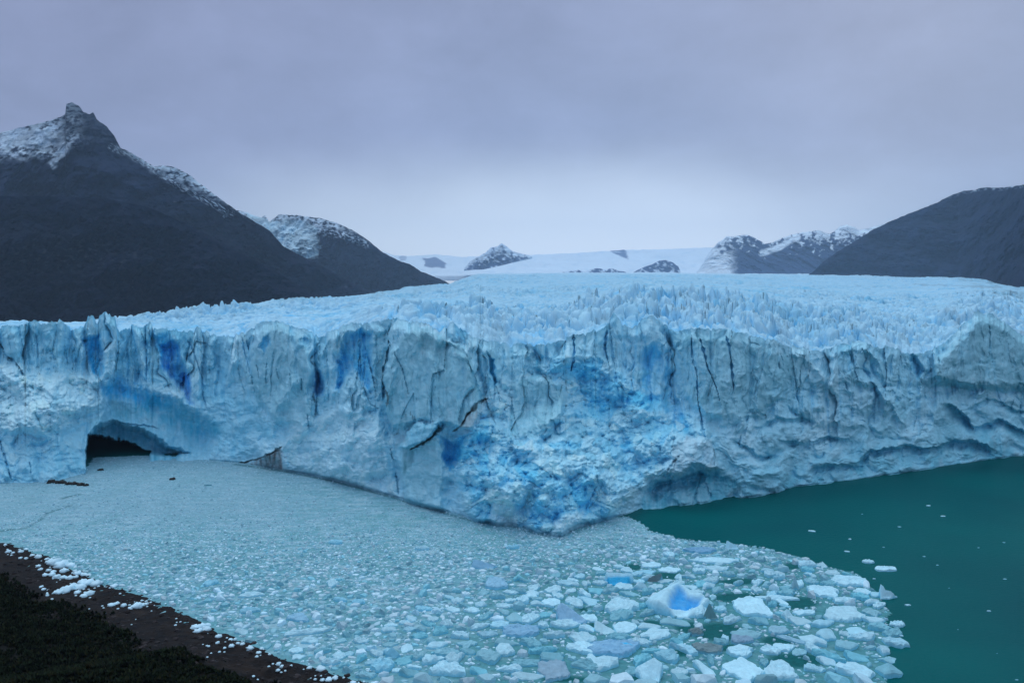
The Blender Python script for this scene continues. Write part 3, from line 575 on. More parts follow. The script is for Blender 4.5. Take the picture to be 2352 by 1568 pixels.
def col_left(x, y, t, g, b, Q):
    c = np.empty(x.shape + (3,)); c[:] = FOREST
    n = fbm(x / 30, y / 30, 5, 401)
    c = mixc(c, sm(0, .4, n) * .6, PURP); c = mixc(c, sm(560, 430, y + 30 * n), ROCK); c *= (1 + .5 * g + .4 * b)[..., None]
    # snow on the ledges near the peak
    strat = .6 * perlin(x / 40 + .8 * n, y / 5 + x / 50 + 2.5 * n, 403) + .5 * fbm(x / 14, y / 8, 4, 404)
    lim = np.interp(x, [-400, 0, 130, 150, 230, 300, 345, 460, 620], [420, 372, 370, 340, 335, 365, 392, 448, 520])
    a = sm(lim + 6, lim - 22, y + 16 * n)
    s = sm(-.25, .15, strat + .5 * fbm(x / 9, y / 9, 3, 405)) * a
    s *= 1 - sm(165, 200, x) * sm(300, 262, x) * .93           # bare rock wall right of the summit
    s = np.maximum(s, a * sm(-.1, .25, fbm(x / 25, y / 12, 3, 407)) * (x < 150) * .9)
    # ledge snow along the right-hand ridge
    d, _ = seg_dist(x, y, [(255, 338), (290, 352), (330, 372), (370, 402), (420, 432), (470, 458), (530, 492)])
    s = np.maximum(s, (1 - sm(3, 11, d)) * sm(-.05, .25, fbm((x + y) / 14, (y - .7 * x) / 4, 4, 409)) * .85)
    d, _ = seg_dist(x, y, [(120, 378), (150, 345), (160, 330)]); s = np.maximum(s, (1 - sm(4, 16, d)) * sm(-.2, .1, n))
    sh = np.maximum(0, 1 - np.hypot((x - 60) / 130, (y - 318) / 32)); s = np.maximum(s, sm(.15, .5, sh + .4 * n) * .85)
    s *= 1 - sm(125, 150, x) * sm(345, 300, y) * sm(200, 175, x) * .55
    c = mixc(c, s * .9, SNOWC)
    rk = sm(.12, .4, fbm(x / 18, y / 10, 4, 411)) * (np.exp(-((x - 130) / 110) ** 2 - ((y - 565) / 28) ** 2) + np.exp(-((x - 330) / 60) ** 2 - ((y - 575) / 18) ** 2))
    return mixc(c, rk * .8, np.array([.05, .055, .065]))
mountain('mountain', [(-900, 560), (-500, 420), (-200, 350), (0, 305), (50, 292), (100, 281), (140, 268), (150, 262), (152, 240), (165, 234), (182, 244), (192, 258), (205, 262), (214, 258), (222, 274), (245, 290), (262, 312), (276, 338), (300, 350), (330, 368), (352, 382), (375, 380),
    (400, 384), (430, 398), (460, 422), (500, 452), (550, 488), (590, 512), (620, 530), (650, 565), (700, 592), (760, 622), (800, 645), (850, 668), (900, 684), (940, 695)],
    [(-900, 760), (0, 760), (500, 720), (700, 700), (940, 697)], [(-900, 2500), (300, 2700), (940, 3850)], [(-900, 3250), (300, 3200), (700, 3500), (940, 3900)], col_left, nx=900, ny=420, gul=60, seed=300, back=.2, jag=3.0, wl=220)
def col_spur(x, y, t, g, b, Q):
    c = np.empty(x.shape + (3,)); c[:] = lerp(lerp(ROCK, FOREST, .75)[None, None], FOREST[None, None], sm(450, 600, y)[..., None])
    n = fbm(x / 22, y / 22, 5, 421); c = mixc(c, sm(0, .4, n) * .55, PURP * .8); c *= (1 + .5 * g + .4 * b)[..., None]
    rk = sm(.1, .35, fbm(x / 16, y / 9, 4, 423)) * np.exp(-((x - 150) / 170) ** 2 - ((y - 585) / 35) ** 2)
    return mixc(c, rk * .9, np.array([.05, .055, .065]))
mountain('mountain_spur', [(-900, 520), (-300, 470), (0, 450), (120, 450), (240, 455), (340, 475), (420, 510), (500, 550), (560, 585), (620, 615), (670, 645), (710, 672), (735, 692)],
    [(-900, 770), (0, 768), (440, 745), (735, 702)], [(-900, 2100), (0, 2200), (500, 2350), (735, 2600)], [(-900, 2400), (300, 2500), (735, 2650)], col_spur, nx=700, ny=300, gul=50, seed=340, back=.2, jag=3.0, wl=170)
def col_second(x, y, t, g, b, Q):
    c = np.empty(x.shape + (3,)); c[:] = ROCK * 1.1
    n = fbm(x / 24, y / 24, 5, 431); c = mixc(c, sm(560, 620, y + 20 * n), FOREST * 1.3)
    w = x + 14 * n; z = y + 10 * n
    gl = sm(-3, 4, sdf(w, z, [(560, 478), (620, 505), (700, 505), (735, 528), (728, 560), (736, 560), (728, 590), (690, 600), (560, 590)]))
    s = sm(540, 515, y + 14 * n) * sm(-.2, .2, fbm(x / 10, y / 6, 4, 433) + .1)
    d, _ = seg_dist(x, y, [(735, 530), (800, 542), (840, 560)]); s = np.maximum(s, (1 - sm(3, 14, d)) * sm(-.1, .25, fbm((x + y) / 10, (y - .5 * x) / 4, 4, 435)))
    c = mixc(c, s * .85, SNOWC); return mixc(c, gl, np.array([.50, .68, .76]))
mountain('snowy_mountain', [(470, 470), (560, 486), (600, 500), (608, 494), (618, 510), (640, 492), (680, 494), (740, 502), (780, 514), (820, 534), (845, 552), (880, 580), (920, 600), (940, 606), (965, 622), (1000, 636), (1040, 654)],
    [(470, 700), (740, 690), (900, 676), (1040, 657)], [(470, 4300), (1040, 4600)], [(470, 5100), (1040, 4700)], col_second, nx=600, ny=300, gul=70, seed=360, back=.2, jag=3.0, wl=260)
def col_right(x, y, t, g, b, Q):
    c = np.empty(x.shape + (3,)); c[:] = ROCK * 1.0
    n = fbm(x / 30, y / 30, 5, 441); c = mixc(c, sm(-.2, .4, n) * .5, FOREST * 1.3); c = mixc(c, sm(.1, .5, -n) * .4, PURP); c *= (1 + .5 * g + .4 * b)[..., None]
    sk = interp(RS, x); return mixc(c, sm(9, 2, y - sk) * sm(.0, .25, fbm(x / 9, y / 4, 3, 443)) * .6 * sm(2150, 2250, x), SNOWC)
RS = [(1850, 636), (1870, 622), (1890, 602), (1920, 580), (1945, 565), (1965, 553), (2000, 530), (2050, 506), (2100, 486), (2150, 466), (2190, 446), (2215, 438), (2240, 436), (2260, 430), (2300, 431), (2352, 424), (2500, 400), (3000, 420)]
mountain('hillside', RS, [(1850, 640), (2000, 641), (2200, 645), (2260, 655), (2352, 680), (3000, 720)], [(1850, 5300), (2200, 4300), (2352, 3000), (3000, 2200)], [(1850, 5400), (2200, 4800), (2352, 3600), (3000, 2900)], col_right, nx=700, ny=300, gul=60, seed=380, back=.2, jag=2.5, wl=220)
def col_peakr(x, y, t, g, b, Q):
    c = np.empty(x.shape + (3,)); c[:] = ROCK * 3  # distant rock lightened, haze put into its colour
    n = fbm(x / 14, y / 10, 5, 451)
    s = sm(.0, .28, n + (560 - y) / 70 + .3 * fbm(x / 6, y / 6, 3, 453)) ; s = np.maximum(s, sm(1700, 1665, x + 12 * n) * .95)
    d, _ = seg_dist(x, y, [(1750, 582), (1790, 568), (1815, 552), (1832, 545)]); s = np.maximum(s, (1 - sm(4, 10, d)))
    s *= 1 - (1 - sm(8, 22, seg_dist(x, y, [(1660, 570), (1690, 556), (1725, 562)])[0])) * sm(-.2, .2, -n)
    return mixc(c, s * .95, np.array([.74, .86, .92]))
mountain('snowy_peak', [(1600, 627), (1618, 596), (1635, 572), (1650, 556), (1668, 544), (1690, 542), (1710, 538), (1735, 546), (1755, 560), (1775, 556), (1800, 545), (1835, 534), (1860, 532), (1880, 528), (1905, 538), (1915, 532), (1930, 520), (1945, 516), (1975, 528), (2010, 520), (2080, 500)],
    [(1600, 628), (2080, 632)], 7200, 8600, col_peakr, nx=500, ny=240, gul=100, seed=390, back=.2, jag=4.0, wl=330)
def col_snowf(x, y, t, g, b, Q):
    c = np.empty(x.shape + (3,)); c[:] = np.array([.74, .86, .92]); n = fbm(x / 20, y / 9, 4, 461)
    c = mixc(c, sm(.1, .5, n) * .4, np.array([.5, .70, .82]))
    r = (sm(0, 3, sdf(x + 8 * n, y + 4 * n, [(1395, 574), (1420, 568), (1440, 574), (1445, 598), (1425, 590), (1402, 580)]))) * sm(-.2, .2, n + .2)
    r = np.maximum(r, sm(0, 3, sdf(x + 8 * n, y + 4 * n, [(972, 592), (1000, 588), (1030, 606), (1022, 616), (975, 614)])) * .9)
    r = np.maximum(r, sm(0, 2, sdf(x + 5 * n, y + 3 * n, [(915, 590), (932, 584), (936, 594), (920, 602)])) * .5)
    return mixc(c, r * .9, ROCK * 5)  # rock patches paled in colour to stand in for haze
mountain('snowfield', [(700, 560), (860, 572), (905, 586), (940, 588), (1000, 584), (1060, 590), (1110, 588), (1180, 586), (1250, 584), (1320, 581), (1380, 577), (1430, 574), (1500, 573), (1580, 570), (1640, 568), (1760, 575), (2100, 585)],
    [(700, 640), (1000, 634), (2100, 636)], 9300, 12200, col_snowf, nx=560, ny=160, gul=90, seed=410, back=.15, jag=1.6, wl=600, mat=M_SNOW)
def outcrop(name, sk, foot, d, seed, snow=.0):
    def c_(x, y, t, g, b, Q):
        c = np.empty(x.shape + (3,)); c[:] = ROCK * 4; n = fbm((x + y) / 16, (y - x * .6) / 9, 5, seed, .55); return mixc(c, sm(-.05, .25, n * .9 + snow * (t * 2.2 - .9) + .25 * sm(.12, 0, t)) * .95, SNOWC)  # rock albedo raised for distance: painted haze
    mountain(name, sk, foot, d, d + 300, c_, 0, nx=160, ny=80, gul=30, seed=seed, back=.5, jag=1.5, wl=120)
outcrop('rock_peak', [(1066, 618), (1080, 600), (1100, 588), (1115, 580), (1128, 568), (1142, 566), (1152, 558), (1164, 566), (1176, 576), (1190, 581), (1206, 584), (1222, 590)], [(1066, 620), (1110, 619), (1160, 608), (1222, 590)], 9000, 501, .32)
outcrop('rock_outcrop', [(1344, 625), (1360, 617), (1375, 616), (1390, 619), (1405, 616), (1420, 621), (1440, 626)], [(1344, 628), (1440, 628)], 8900, 511, .1)
outcrop('rock_outcrop', [(1455, 625), (1480, 613), (1500, 606), (1515, 598), (1530, 597), (1545, 602), (1558, 612), (1563, 624)], [(1455, 628), (1563, 628)], 8800, 521, -.1)
outcrop('rock_outcrop', [(1292, 625), (1310, 621), (1330, 620), (1345, 625)], [(1292, 627), (1345, 627)], 9000, 531, .2)

# ================================================================== lake
def mat_water():
    m = bpy.data.materials.new('glacial_lake_water'); m.use_nodes = True; t = m.node_tree; b = t.nodes['Principled BSDF']
    tc = t.nodes.new('ShaderNodeTexCoord')
    n = t.nodes.new('ShaderNodeTexNoise'); n.inputs['Scale'].default_value = .02; n.inputs['Detail'].default_value = 5
    t.links.new(tc.outputs['Object'], n.inputs['Vector'])
    r = t.nodes.new('ShaderNodeValToRGB'); r.color_ramp.elements[0].position = .3; r.color_ramp.elements[1].position = .7
    r.color_ramp.elements[0].color = (.000, .086, .092, 1); r.color_ramp.elements[1].color = (.000, .120, .116, 1)
    t.links.new(n.outputs['Fac'], r.inputs[0]); t.links.new(r.outputs[0], b.inputs['Base Color'])
    n2 = t.nodes.new('ShaderNodeTexNoise'); n2.inputs['Scale'].default_value = .9; n2.inputs['Detail'].default_value = 6; n2.inputs['Roughness'].default_value = .6
    t.links.new(tc.outputs['Object'], n2.inputs['Vector'])
    bu = t.nodes.new('ShaderNodeBump'); bu.inputs['Strength'].default_value = .5; bu.inputs['Distance'].default_value = .25
    t.links.new(n2.outputs['Fac'], bu.inputs['Height']); t.links.new(bu.outputs[0], b.inputs['Normal'])
    b.inputs['Roughness'].default_value = .38; b.inputs['Specular IOR Level'].default_value = .03
    return m
M_WATER = mat_water()
def plane(name, x0, x1, y0, y1, z, mat):
    return new_mesh(name, [(x0, y0, z), (x1, y0, z), (x1, y1, z), (x0, y1, z)], [(0, 1, 2, 3)], None, None, mat, False)
tag(plane('lake_water', -2500, 3000, -300, 620, 0, M_WATER), kind='structure')
gnd = bpy.data.materials.new('valley_rock'); gnd.use_nodes = True; gt = gnd.node_tree; gb = gt.nodes['Principled BSDF']; gb.inputs['Roughness'].default_value = .95
gn = gt.nodes.new('ShaderNodeTexNoise'); gn.inputs['Scale'].default_value = .02; gn.inputs['Detail'].default_value = 8; gr = gt.nodes.new('ShaderNodeValToRGB'); gr.color_ramp.elements[0].color = (.004, .008, .012, 1); gr.color_ramp.elements[1].color = (.02, .024, .03, 1)
gc = gt.nodes.new('ShaderNodeTexCoord'); gt.links.new(gc.outputs['Object'], gn.inputs['Vector']); gt.links.new(gn.outputs['Fac'], gr.inputs[0]); gt.links.new(gr.outputs[0], gb.inputs['Base Color'])
tag(plane('valley_ground', -13900, 13900, -390, 15900, -60, gnd), kind='structure')

# ================================================================== brash ice
PACK = [(-700, 1500), (-700, 1160), (-300, 1125), (0, 1100), (200, 1070), (212, 1050), (350, 1045), (450, 1050), (620, 1070), (770, 1096), (900, 1132), (1080, 1186), (1180, 1198), (1290, 1218), (1400, 1188), (1442, 1184), (1470, 1197), (1500, 1220), (1560, 1236), (1610, 1241), (1700, 1250), (1760, 1258),
        (1840, 1280), (1900, 1300), (1975, 1318), (2000, 1345), (2030, 1375), (2045, 1400), (2040, 1430), (2062, 1460), (2050, 1500), (2045, 1540), (2040, 1568), (2060, 1640), (1900, 1900), (1000, 2100), (-700, 2000)]
packW = wat(np.array([p[0] for p in PACK]), np.array([p[1] for p in PACK]))[:, :2]
HOLES = [(1455, 1302, 20, 8), (1535, 1322, 40, 9), (1700, 1372, 70, 12), (1830, 1385, 50, 16), (1650, 1450, 62, 22), (1370, 1438, 26, 10), (1790, 1470, 45, 12), (1830, 1516, 70, 18), (1495, 1432, 26, 8), (1900, 1450, 14, 5), (1700, 1335, 50, 7), (1820, 1300, 20, 8),
         (1560, 1500, 30, 8), (1300, 1560, 60, 8), (1690, 1488, 40, 10), (1580, 1440, 30, 14), (1475, 1560, 40, 12), (1610, 1560, 30, 10), (1350, 1360, 16, 5), (1340, 1400, 14, 5)]
def hole_amt(px, py):
    h = np.zeros(np.shape(px))
    for a, b, rx_, ry_ in HOLES: h = np.maximum(h, 1 - sm(.7, 1.25, np.hypot((px - a) / rx_, (py - b) / ry_)))
    return h
gx = np.arange(-190, 110, .8); gy = np.arange(60, 385, .8); GX, GY = np.meshgrid(gx, gy)
sd_ = sdf(GX + 1.5 * fbm(GX / 6, GY / 6, 3, 601), GY + 2 * fbm(GX / 6, GY / 6, 3, 603), [tuple(p) for p in packW])
PXX, PYY = proj(GX, GY, 0 * GX)
nb = fbm(GX / 14, GY / 20, 5, 611); nb2 = fbm(GX / 3.2, GY / 3.2, 4, 613)
loose = sm(1100, 1500, PXX + .9 * (PYY - 1250)) * sm(1220, 1330, PYY)          # how open the pack is
SL = np.empty(GX.shape + (3,)); SL[:] = np.array([.22, .47, .54])
def ps(a, c): SL[:] = SL + (np.asarray(c) * np.array([.86, .95, .92]) - SL) * np.clip(a, 0, 1)[..., None]
ps(sm(-.1, .4, nb) * .5, np.array([.34, .54, .64])); ps(sm(.0, .35, nb2) * .45, np.array([.10, .33, .36])); ps(sm(1190, 1300, PYY) * .45, np.array([.10, .33, .37]))
st_ = fbm(GX / 9, GY / 2.6, 5, 617, .6); ps(sm(.02, .30, st_) * .75, np.array([.46, .64, .72])); ps(sm(.1, .45, -st_) * .35, np.array([.15, .36, .44])); ps(sm(.1, .4, -nb2) * .4, np.array([.42, .62, .70]))
ps(sm(.0, .4, -nb) * .4, np.array([.17, .40, .44])); ps(loose * .65, np.array([.05, .26, .28])); ps(hole_amt(PXX, PYY) * .97, np.array([.0, .125, .13]))
ps(sm(900, 500, PXX) * sm(1240, 1160, PYY) * .55, np.array([.29, .46, .56]))
for tr in ([(90, 1195), (105, 1180), (150, 1165), (165, 1160)], [(140, 1145), (185, 1135)], [(0, 1220), (60, 1212), (100, 1190)], [(540, 1066), (640, 1080), (760, 1104), (900, 1142), (1060, 1190), (1160, 1206), (1260, 1232)]):
    d_, _ = seg_dist(PXX + 3 * nb2, PYY + 1.5 * nb2, tr); ps((1 - sm(.8, 2.6, d_)) * .7, np.array([.05, .17, .20]))  # last line paints the shadow band along the ice foot into the slush
keep = (sd_ > 0)
q = grid_quads(*GX.shape); kf = keep.ravel()[q].all(1)
zs = .05 + .10 * np.clip(nb2, -.4, 1) * (1 - hole_amt(PXX, PYY)) * sm(0, 2, sd_) - .03 * hole_amt(PXX, PYY)
vid = -np.ones(GX.size, int); used = np.unique(q[kf]); vid[used] = np.arange(len(used))
M_SLUSH = mat_attr('slush', .75, .15, .9, .22, .9, .25, 2.2)
sl_o = new_mesh('slush', np.stack([GX, GY, zs], -1).reshape(-1, 3)[used], vid[q[kf]], None, SL.reshape(-1, 3)[used], M_SLUSH)
tag(sl_o, kind='stuff', label='dense grey blue slush and ice mush filling the water before the glacier', cat='slush')

# ---- floe geometry
def outline(seed, n, cuts=4, rough_=.1):
    r_ = np.random.default_rng(seed); a = np.arange(n) / n * 2 * math.pi + r_.uniform(-.3, .3) / n
    r = 1 + rough_ * sum(r_.uniform(-1, 1) * np.cos(k * a + r_.uniform(0, 6.28)) for k in (2, 3, 4, 5, 7)) * .7
    for _ in range(cuts):
        th = r_.uniform(0, 2 * math.pi); dd_ = r_.uniform(.5, .85); c = np.cos(a - th)
        r = np.where(c > .05, np.minimum(r, dd_ / np.maximum(c, .05)), r)
    r = r * (1 + .05 * r_.uniform(-1, 1, n)); return a, np.clip(r / r.max() * 1.05, .3, 1.25)
def berg(seed, rx, ry, h, n=24, rings=6, rot=0, segs=None, slope=1.0, cuts=4, tilt=0, rough_=.10, colA=WHITE, colB=None, blue_fn=None, dig=0):
    """verts, quads, tris, colours of an ice block; segs=[(u0,v0,h0,u1,v1,h1)] are crest lines"""
    a, r = outline(seed, n, cuts, rough_); r_ = np.random.default_rng(seed + 5)
    rr = np.concatenate([[1.03, 1.0], np.linspace(.97, .0, rings, endpoint=False)[0:]])
    th = r_.uniform(0, 6.28); V = []; C = []
    for k, q_ in enumerate(rr):
        u = q_ * r * np.cos(a); v = q_ * r * np.sin(a)
        if segs is None:
            z = h * (1 + tilt * (u * math.cos(th) + v * math.sin(th)) + .35 * perlin(u * 2.3 + seed, v * 2.3, 3) + .22 * perlin(u * 6 + seed, v * 6, 4))
            z = z * (1 - .38 * q_ ** 5) * (1 + .35 * (r_.uniform(-1, 1, n) if k == 2 else 0))
        else:
            z = np.full(n, .12 * h)
            for (u0, v0, h0, u1, v1, h1) in segs:
                dx, dy = u1 - u0, v1 - v0; t = np.clip(((u - u0) * dx + (v - v0) * dy) / (dx * dx + dy * dy + 1e-9), 0, 1)
                z = np.maximum(z, lerp(h0, h1, t) - slope * h * np.hypot(u - u0 - t * dx, v - v0 - t * dy))
            z = z + .07 * h * fbm(u * 3 + seed, v * 3, 3, 9)
            if k == 2: z = z * .8
        if k == 0: z = np.full(n, -.3)
        elif k == 1: z = z * .45
        V.append(np.stack([u, v, z], -1)); C.append(u * 0 + q_)
    u = v = np.zeros(1); zc = V[-1][:, 2].mean()
    V = np.concatenate(V); V = np.concatenate([V, [[0, 0, zc]]])
    col = np.empty((len(V), 3)); col[:] = np.asarray(colA) * np.array([.76, .89, .90])
    nn = fbm(V[:, 0] * 2 + seed, V[:, 1] * 2, 3, 17)
    col *= (1 + .12 * nn)[:, None]
    cb = CYAN * .95 + .04 if colB is None else colB
    low = (np.arange(len(V)) < n); col[low] = cb
    mid = (np.arange(len(V)) >= n) & (np.arange(len(V)) < 2 * n); col[mid] = col[mid] * .5 + cb * .5
    if blue_fn is not None:
        am, bc = blue_fn(V[:, 0], V[:, 1], V[:, 2] / h); V[:, 2] -= dig * h * am * (V[:, 2] > .3); col += (bc - col) * am[:, None]
    nr_ = len(rr); i = np.arange(nr_ - 1)[:, None] * n + np.arange(n)[None]; j = np.arange(nr_ - 1)[:, None] * n + (np.arange(n)[None] + 1) % n
    Q = np.stack([i, j, j + n, i + n], -1).reshape(-1, 4)
    b0 = (nr_ - 1) * n; Tt = np.stack([b0 + np.arange(n), b0 + (np.arange(n) + 1) % n, np.full(n, len(V) - 1)], -1)
    x = V[:, 0] * rx; y = V[:, 1] * ry; c, s = math.cos(rot), math.sin(rot)
    V = np.stack([x * c - y * s, x * s + y * c, V[:, 2]], -1)
    return V, Q, Tt, col
def lumpy(seed, r, squash=.7, sub_=2):
    """rounded ice chunk (deformed sphere)"""
    n, m_ = (12, 7) if sub_ > 1 else (8, 5)
    th = np.linspace(-.35 * math.pi, .5 * math.pi, m_)[:, None]; ph = (np.arange(n) / n * 2 * math.pi)[None]
    x = np.cos(th) * np.cos(ph); y = np.cos(th) * np.sin(ph); z = np.sin(th) + 0 * ph
    g = 1 + .8 * fbm(x * 1.5 + seed, y * 1.5 + z * 1.7, 4, seed % 50, .6)
    V = np.stack([x * g * r, y * g * r, z * g * r * squash], -1).reshape(-1, 3)
    i = np.arange(m_ - 1)[:, None] * n + np.arange(n)[None]; j = np.arange(m_ - 1)[:, None] * n + (np.arange(n)[None] + 1) % n
    return V, np.stack([i, j, j + n, i + n], -1).reshape(-1, 4)

occ_res = .3; ox0, oy0 = -200.0, 60.0
occ = np.zeros((int(330 / occ_res), int(320 / occ_res)), bool)         # [y, x]
def footprint(x, y, rx, ry, rot, grow=1.0):
    rm = max(rx, ry) * grow; i0 = int((y - rm - oy0) / occ_res); i1 = int((y + rm - oy0) / occ_res) + 2; j0 = int((x - rm - ox0) / occ_res); j1 = int((x + rm - ox0) / occ_res) + 2
    i0 = max(i0, 0); j0 = max(j0, 0)
    if i1 >= occ.shape[0] or j1 >= occ.shape[1] or i1 <= i0 or j1 <= j0: return None
    yy, xx = np.mgrid[i0:i1, j0:j1]; dx = (xx + .5) * occ_res + ox0 - x; dy = (yy + .5) * occ_res + oy0 - y
    c, s = math.cos(rot), math.sin(rot)
    return (slice(i0, i1), slice(j0, j1)), ((dx * c + dy * s) / (rx * grow)) ** 2 + ((-dx * s + dy * c) / (ry * grow)) ** 2 < 1

G_FLOE = 'large ice floes and bergs among the brash ice'
def place_floe(px, py, w, hs, h, label, rot=0, name='ice_floe', cat='ice floe', group=None, mat=M_FLOE, tilt=0, n=32, rings=8, **kw):
    h = h * (1 if kw.get('segs') else .72)
    c = wat(px, py + hs * .12); D_ = float(c[1]); rx = w / 2 * D_ / F; ry = max((hs * D_ / F - h * .9) / (2 * .36), rx * .25)
    V, Q, Tt, col = berg(int(px * 7 + py), rx, ry, h, n, rings, rot, tilt=tilt, **kw)
    o = new_mesh(name, V, Q, Tt, col, mat, smooth=(rings > 24)); o.location = (float(c[0]), float(c[1]), 0.0)
    tag(o, label, cat, group)
    f_ = footprint(float(c[0]), float(c[1]), rx, ry, rot, .92)
    if f_: occ[f_[0]] |= f_[1]
    return o
# hand-placed floes: x, y, width, height on screen, thickness, label, options
def bl(fn, c=BLUE): return lambda u, v, z: (np.clip(fn(u, v, z), 0, 1), c)
BW = WHITE * 1.12; GB = np.array([.22, .31, .33]); GG = np.array([.18, .36, .38])
place_floe(1560, 1388, 150, 86, 4.3, 'tall sharp blue iceberg with a deep blue scooped hollow between white slabs', name='iceberg', cat='iceberg', n=72, rings=30, cuts=1, slope=.85, colA=BW,
    dig=.30, segs=[(-.80, -.62, 2.8, -.40, .10, 3.9), (-.40, .10, 3.9, .05, .72, 4.5), (.30, .50, 2.9, .95, .15, 3.0), (.95, .02, 2.3, .30, -.78, 1.5)],
    blue_fn=bl(lambda u, v, z: sm(-.08, .10, sdf(u + .06 * fbm(u * 4, v * 4, 3, 5), v + .06 * fbm(u * 4 + 9, v * 4, 3, 6), [(-.42, -.62), (-.28, -.05), (.02, .62), (.14, .70), (.30, .28), (.72, .12), (.62, -.08), (.30, -.42)])) * (.92 + .2 * fbm(u * 3, v * 3, 3, 8)), np.array([.03, .42, .86])))
place_floe(1422, 1336, 88, 34, 2.6, 'iceberg with a deep blue overhanging side under a white flat top', name='iceberg', cat='iceberg', n=48, rings=16, cuts=3, slope=.9, colA=BW,
    segs=[(-.9, .5, 2.6, .6, .3, 2.4), (.6, .3, 1.8, .9, -.2, .8)], blue_fn=bl(lambda u, v, z: sm(.2, -.1, v) * sm(.75, .5, u), BLUE * .9))
place_floe(1505, 1333, 46, 22, 2.2, 'grey brown wedge of dirty ice beside the blue sided iceberg', n=28, rings=10, slope=1.2, colA=GB * .9, segs=[(-.7, 0, 1.0, .6, .2, 2.2)])
place_floe(1473, 1351, 40, 22, 1.8, 'rounded white ice lump in front of the blue sided iceberg', n=28, rings=10, slope=.8, segs=[(-.2, 0, 1.8, .3, .1, 1.5)])
place_floe(1679, 1258, 42, 24, 2.6, 'tilted white ice slab at the far edge of the pack', n=28, rings=10, slope=1.3, colA=BW, segs=[(-.7, .2, 2.8, .6, 0, 1.0)])
place_floe(1538, 1274, 34, 22, 1.2, 'small square white floe beyond the long flat floes', colA=BW)
place_floe(1542, 1308, 58, 22, .7, 'angular flat white floe with a pointed right corner', colA=BW * 1.02, cuts=5)
place_floe(1502, 1297, 60, 20, .8, 'flat white floe touching a square one behind it', rot=.2, colA=BW)
place_floe(1630, 1287, 140, 20, .9, 'longest flat white floe lying across the far pack', colA=BW, cuts=2)
place_floe(1648, 1305, 92, 18, .9, 'long flat floe just in front of the longest white one', colA=WHITE)
place_floe(1608, 1264, 98, 20, 1.2, 'broad smooth pale blue floe behind the longest white one', colA=np.array([.26, .50, .70]), cuts=2)
place_floe(1485, 1313, 60, 15, .5, 'thin greyish flat floe beside a dark water gap', colA=PALE)
place_floe(1422, 1390, 90, 46, 1.9, 'large blocky white floe left of the scooped blue iceberg', colA=WHITE * 1.05, cuts=5)
place_floe(1722, 1393, 116, 64, 1.5, 'large flat white floe with thin dark cracks across its top', colA=BW * 1.05, cuts=5, rot=-.25, n=48, rings=16,
    blue_fn=lambda u, v, z: ((1 - sm(.012, .04, np.abs(v + .35 * u + .08 * np.sin(u * 6)))) * .0 + .0, BLUE))
place_floe(1631, 1417, 46, 38, 3.2, 'grey green pyramid of ice beside the scooped iceberg', name='iceberg', cat='iceberg', n=30, rings=12, slope=1.5, colA=GG, segs=[(-.1, .2, 3.4, .1, 0, 3.0), (.1, 0, 2.2, .8, -.5, .8)])
place_floe(1600, 1408, 62, 28, 1.7, 'narrow white slab leaning along the front of the scooped iceberg', rot=.62, colA=BW, cuts=2)
place_floe(1786, 1374, 104, 14, .9, 'long narrow white floe like a plank above dark water', colA=BW, rot=-.06, cuts=2)
place_floe(1802, 1391, 34, 10, .5, 'short grey green sliver of ice below the plank shaped floe', rot=-.5, colA=PALE * .95)
place_floe(1432, 1440, 74, 34, .9, 'oblong white floe with its right end raised', rot=.4, colA=BW, cuts=4)
place_floe(1508, 1455, 80, 40, 1.0, 'ragged white floe in front of the scooped iceberg', rot=-.3, colA=WHITE * 1.05, cuts=3, rough_=.25)
place_floe(1413, 1486, 138, 50, 1.8, 'wide pale blue berg with a bright blue slit on top', name='iceberg', cat='iceberg', n=48, rings=20, colA=np.array([.34, .60, .80]), cuts=2, rot=.08,
    blue_fn=bl(lambda u, v, z: 1 - sm(.03, .08, np.hypot((u - .35) / 4, v + .05)), BLUE))
place_floe(1538, 1508, 74, 36, 1.6, 'pale turquoise floe in front of the ragged white one', colA=np.array([.36, .66, .76]), cuts=3)
place_floe(1548, 1486, 40, 20, 1.2, 'small turquoise peaked floe behind the pale turquoise one', colA=np.array([.34, .62, .74]), slope=.9, segs=[(-.3, 0, 1.4, .4, .1, .9)])
place_floe(1622, 1488, 82, 34, 1.3, 'grey brown crescent shaped floe at the dark water gap', colA=GB, cuts=3, rot=-.15)
place_floe(1600, 1452, 34, 26, 1.3, 'dirty grey upright sliver behind the crescent floe', colA=GB * .9, rot=-1.0)
place_floe(1702, 1469, 62, 28, 1.1, 'greyish lilac floe right of the dark water gap', colA=np.array([.32, .46, .58]), rot=.3, cuts=4)
place_floe(1664, 1466, 20, 22, 1.2, 'small round white lump between the crescent and lilac floes', colA=BW, n=20, rings=8)
place_floe(1712, 1530, 108, 66, 1.3, 'big flat white floe with straight edges near the front of the pack', colA=BW * 1.05, cuts=5, rot=.3, n=48, rings=16)
place_floe(1798, 1540, 92, 56, 1.5, 'rough crusted white floe beside the big straight edged one', colA=WHITE * 1.05, rough_=.2, n=40, rings=16)
place_floe(1498, 1546, 80, 62, 2.8, 'steep white ice block cut by the lower picture edge', name='iceberg', cat='iceberg', colA=BW, n=36, rings=14, slope=.9, segs=[(-.4, .1, 2.6, .2, .4, 3.0)])
place_floe(1810, 1417, 36, 34, 2.0, 'small pale diamond shaped ice block', colA=WHITE, slope=1.0, n=24, rings=10, segs=[(-.1, .1, 2.2, .1, 0, 1.8)])
place_floe(1852, 1407, 64, 20, .9, 'flat white floe beside the diamond shaped block', colA=BW, rot=.1)
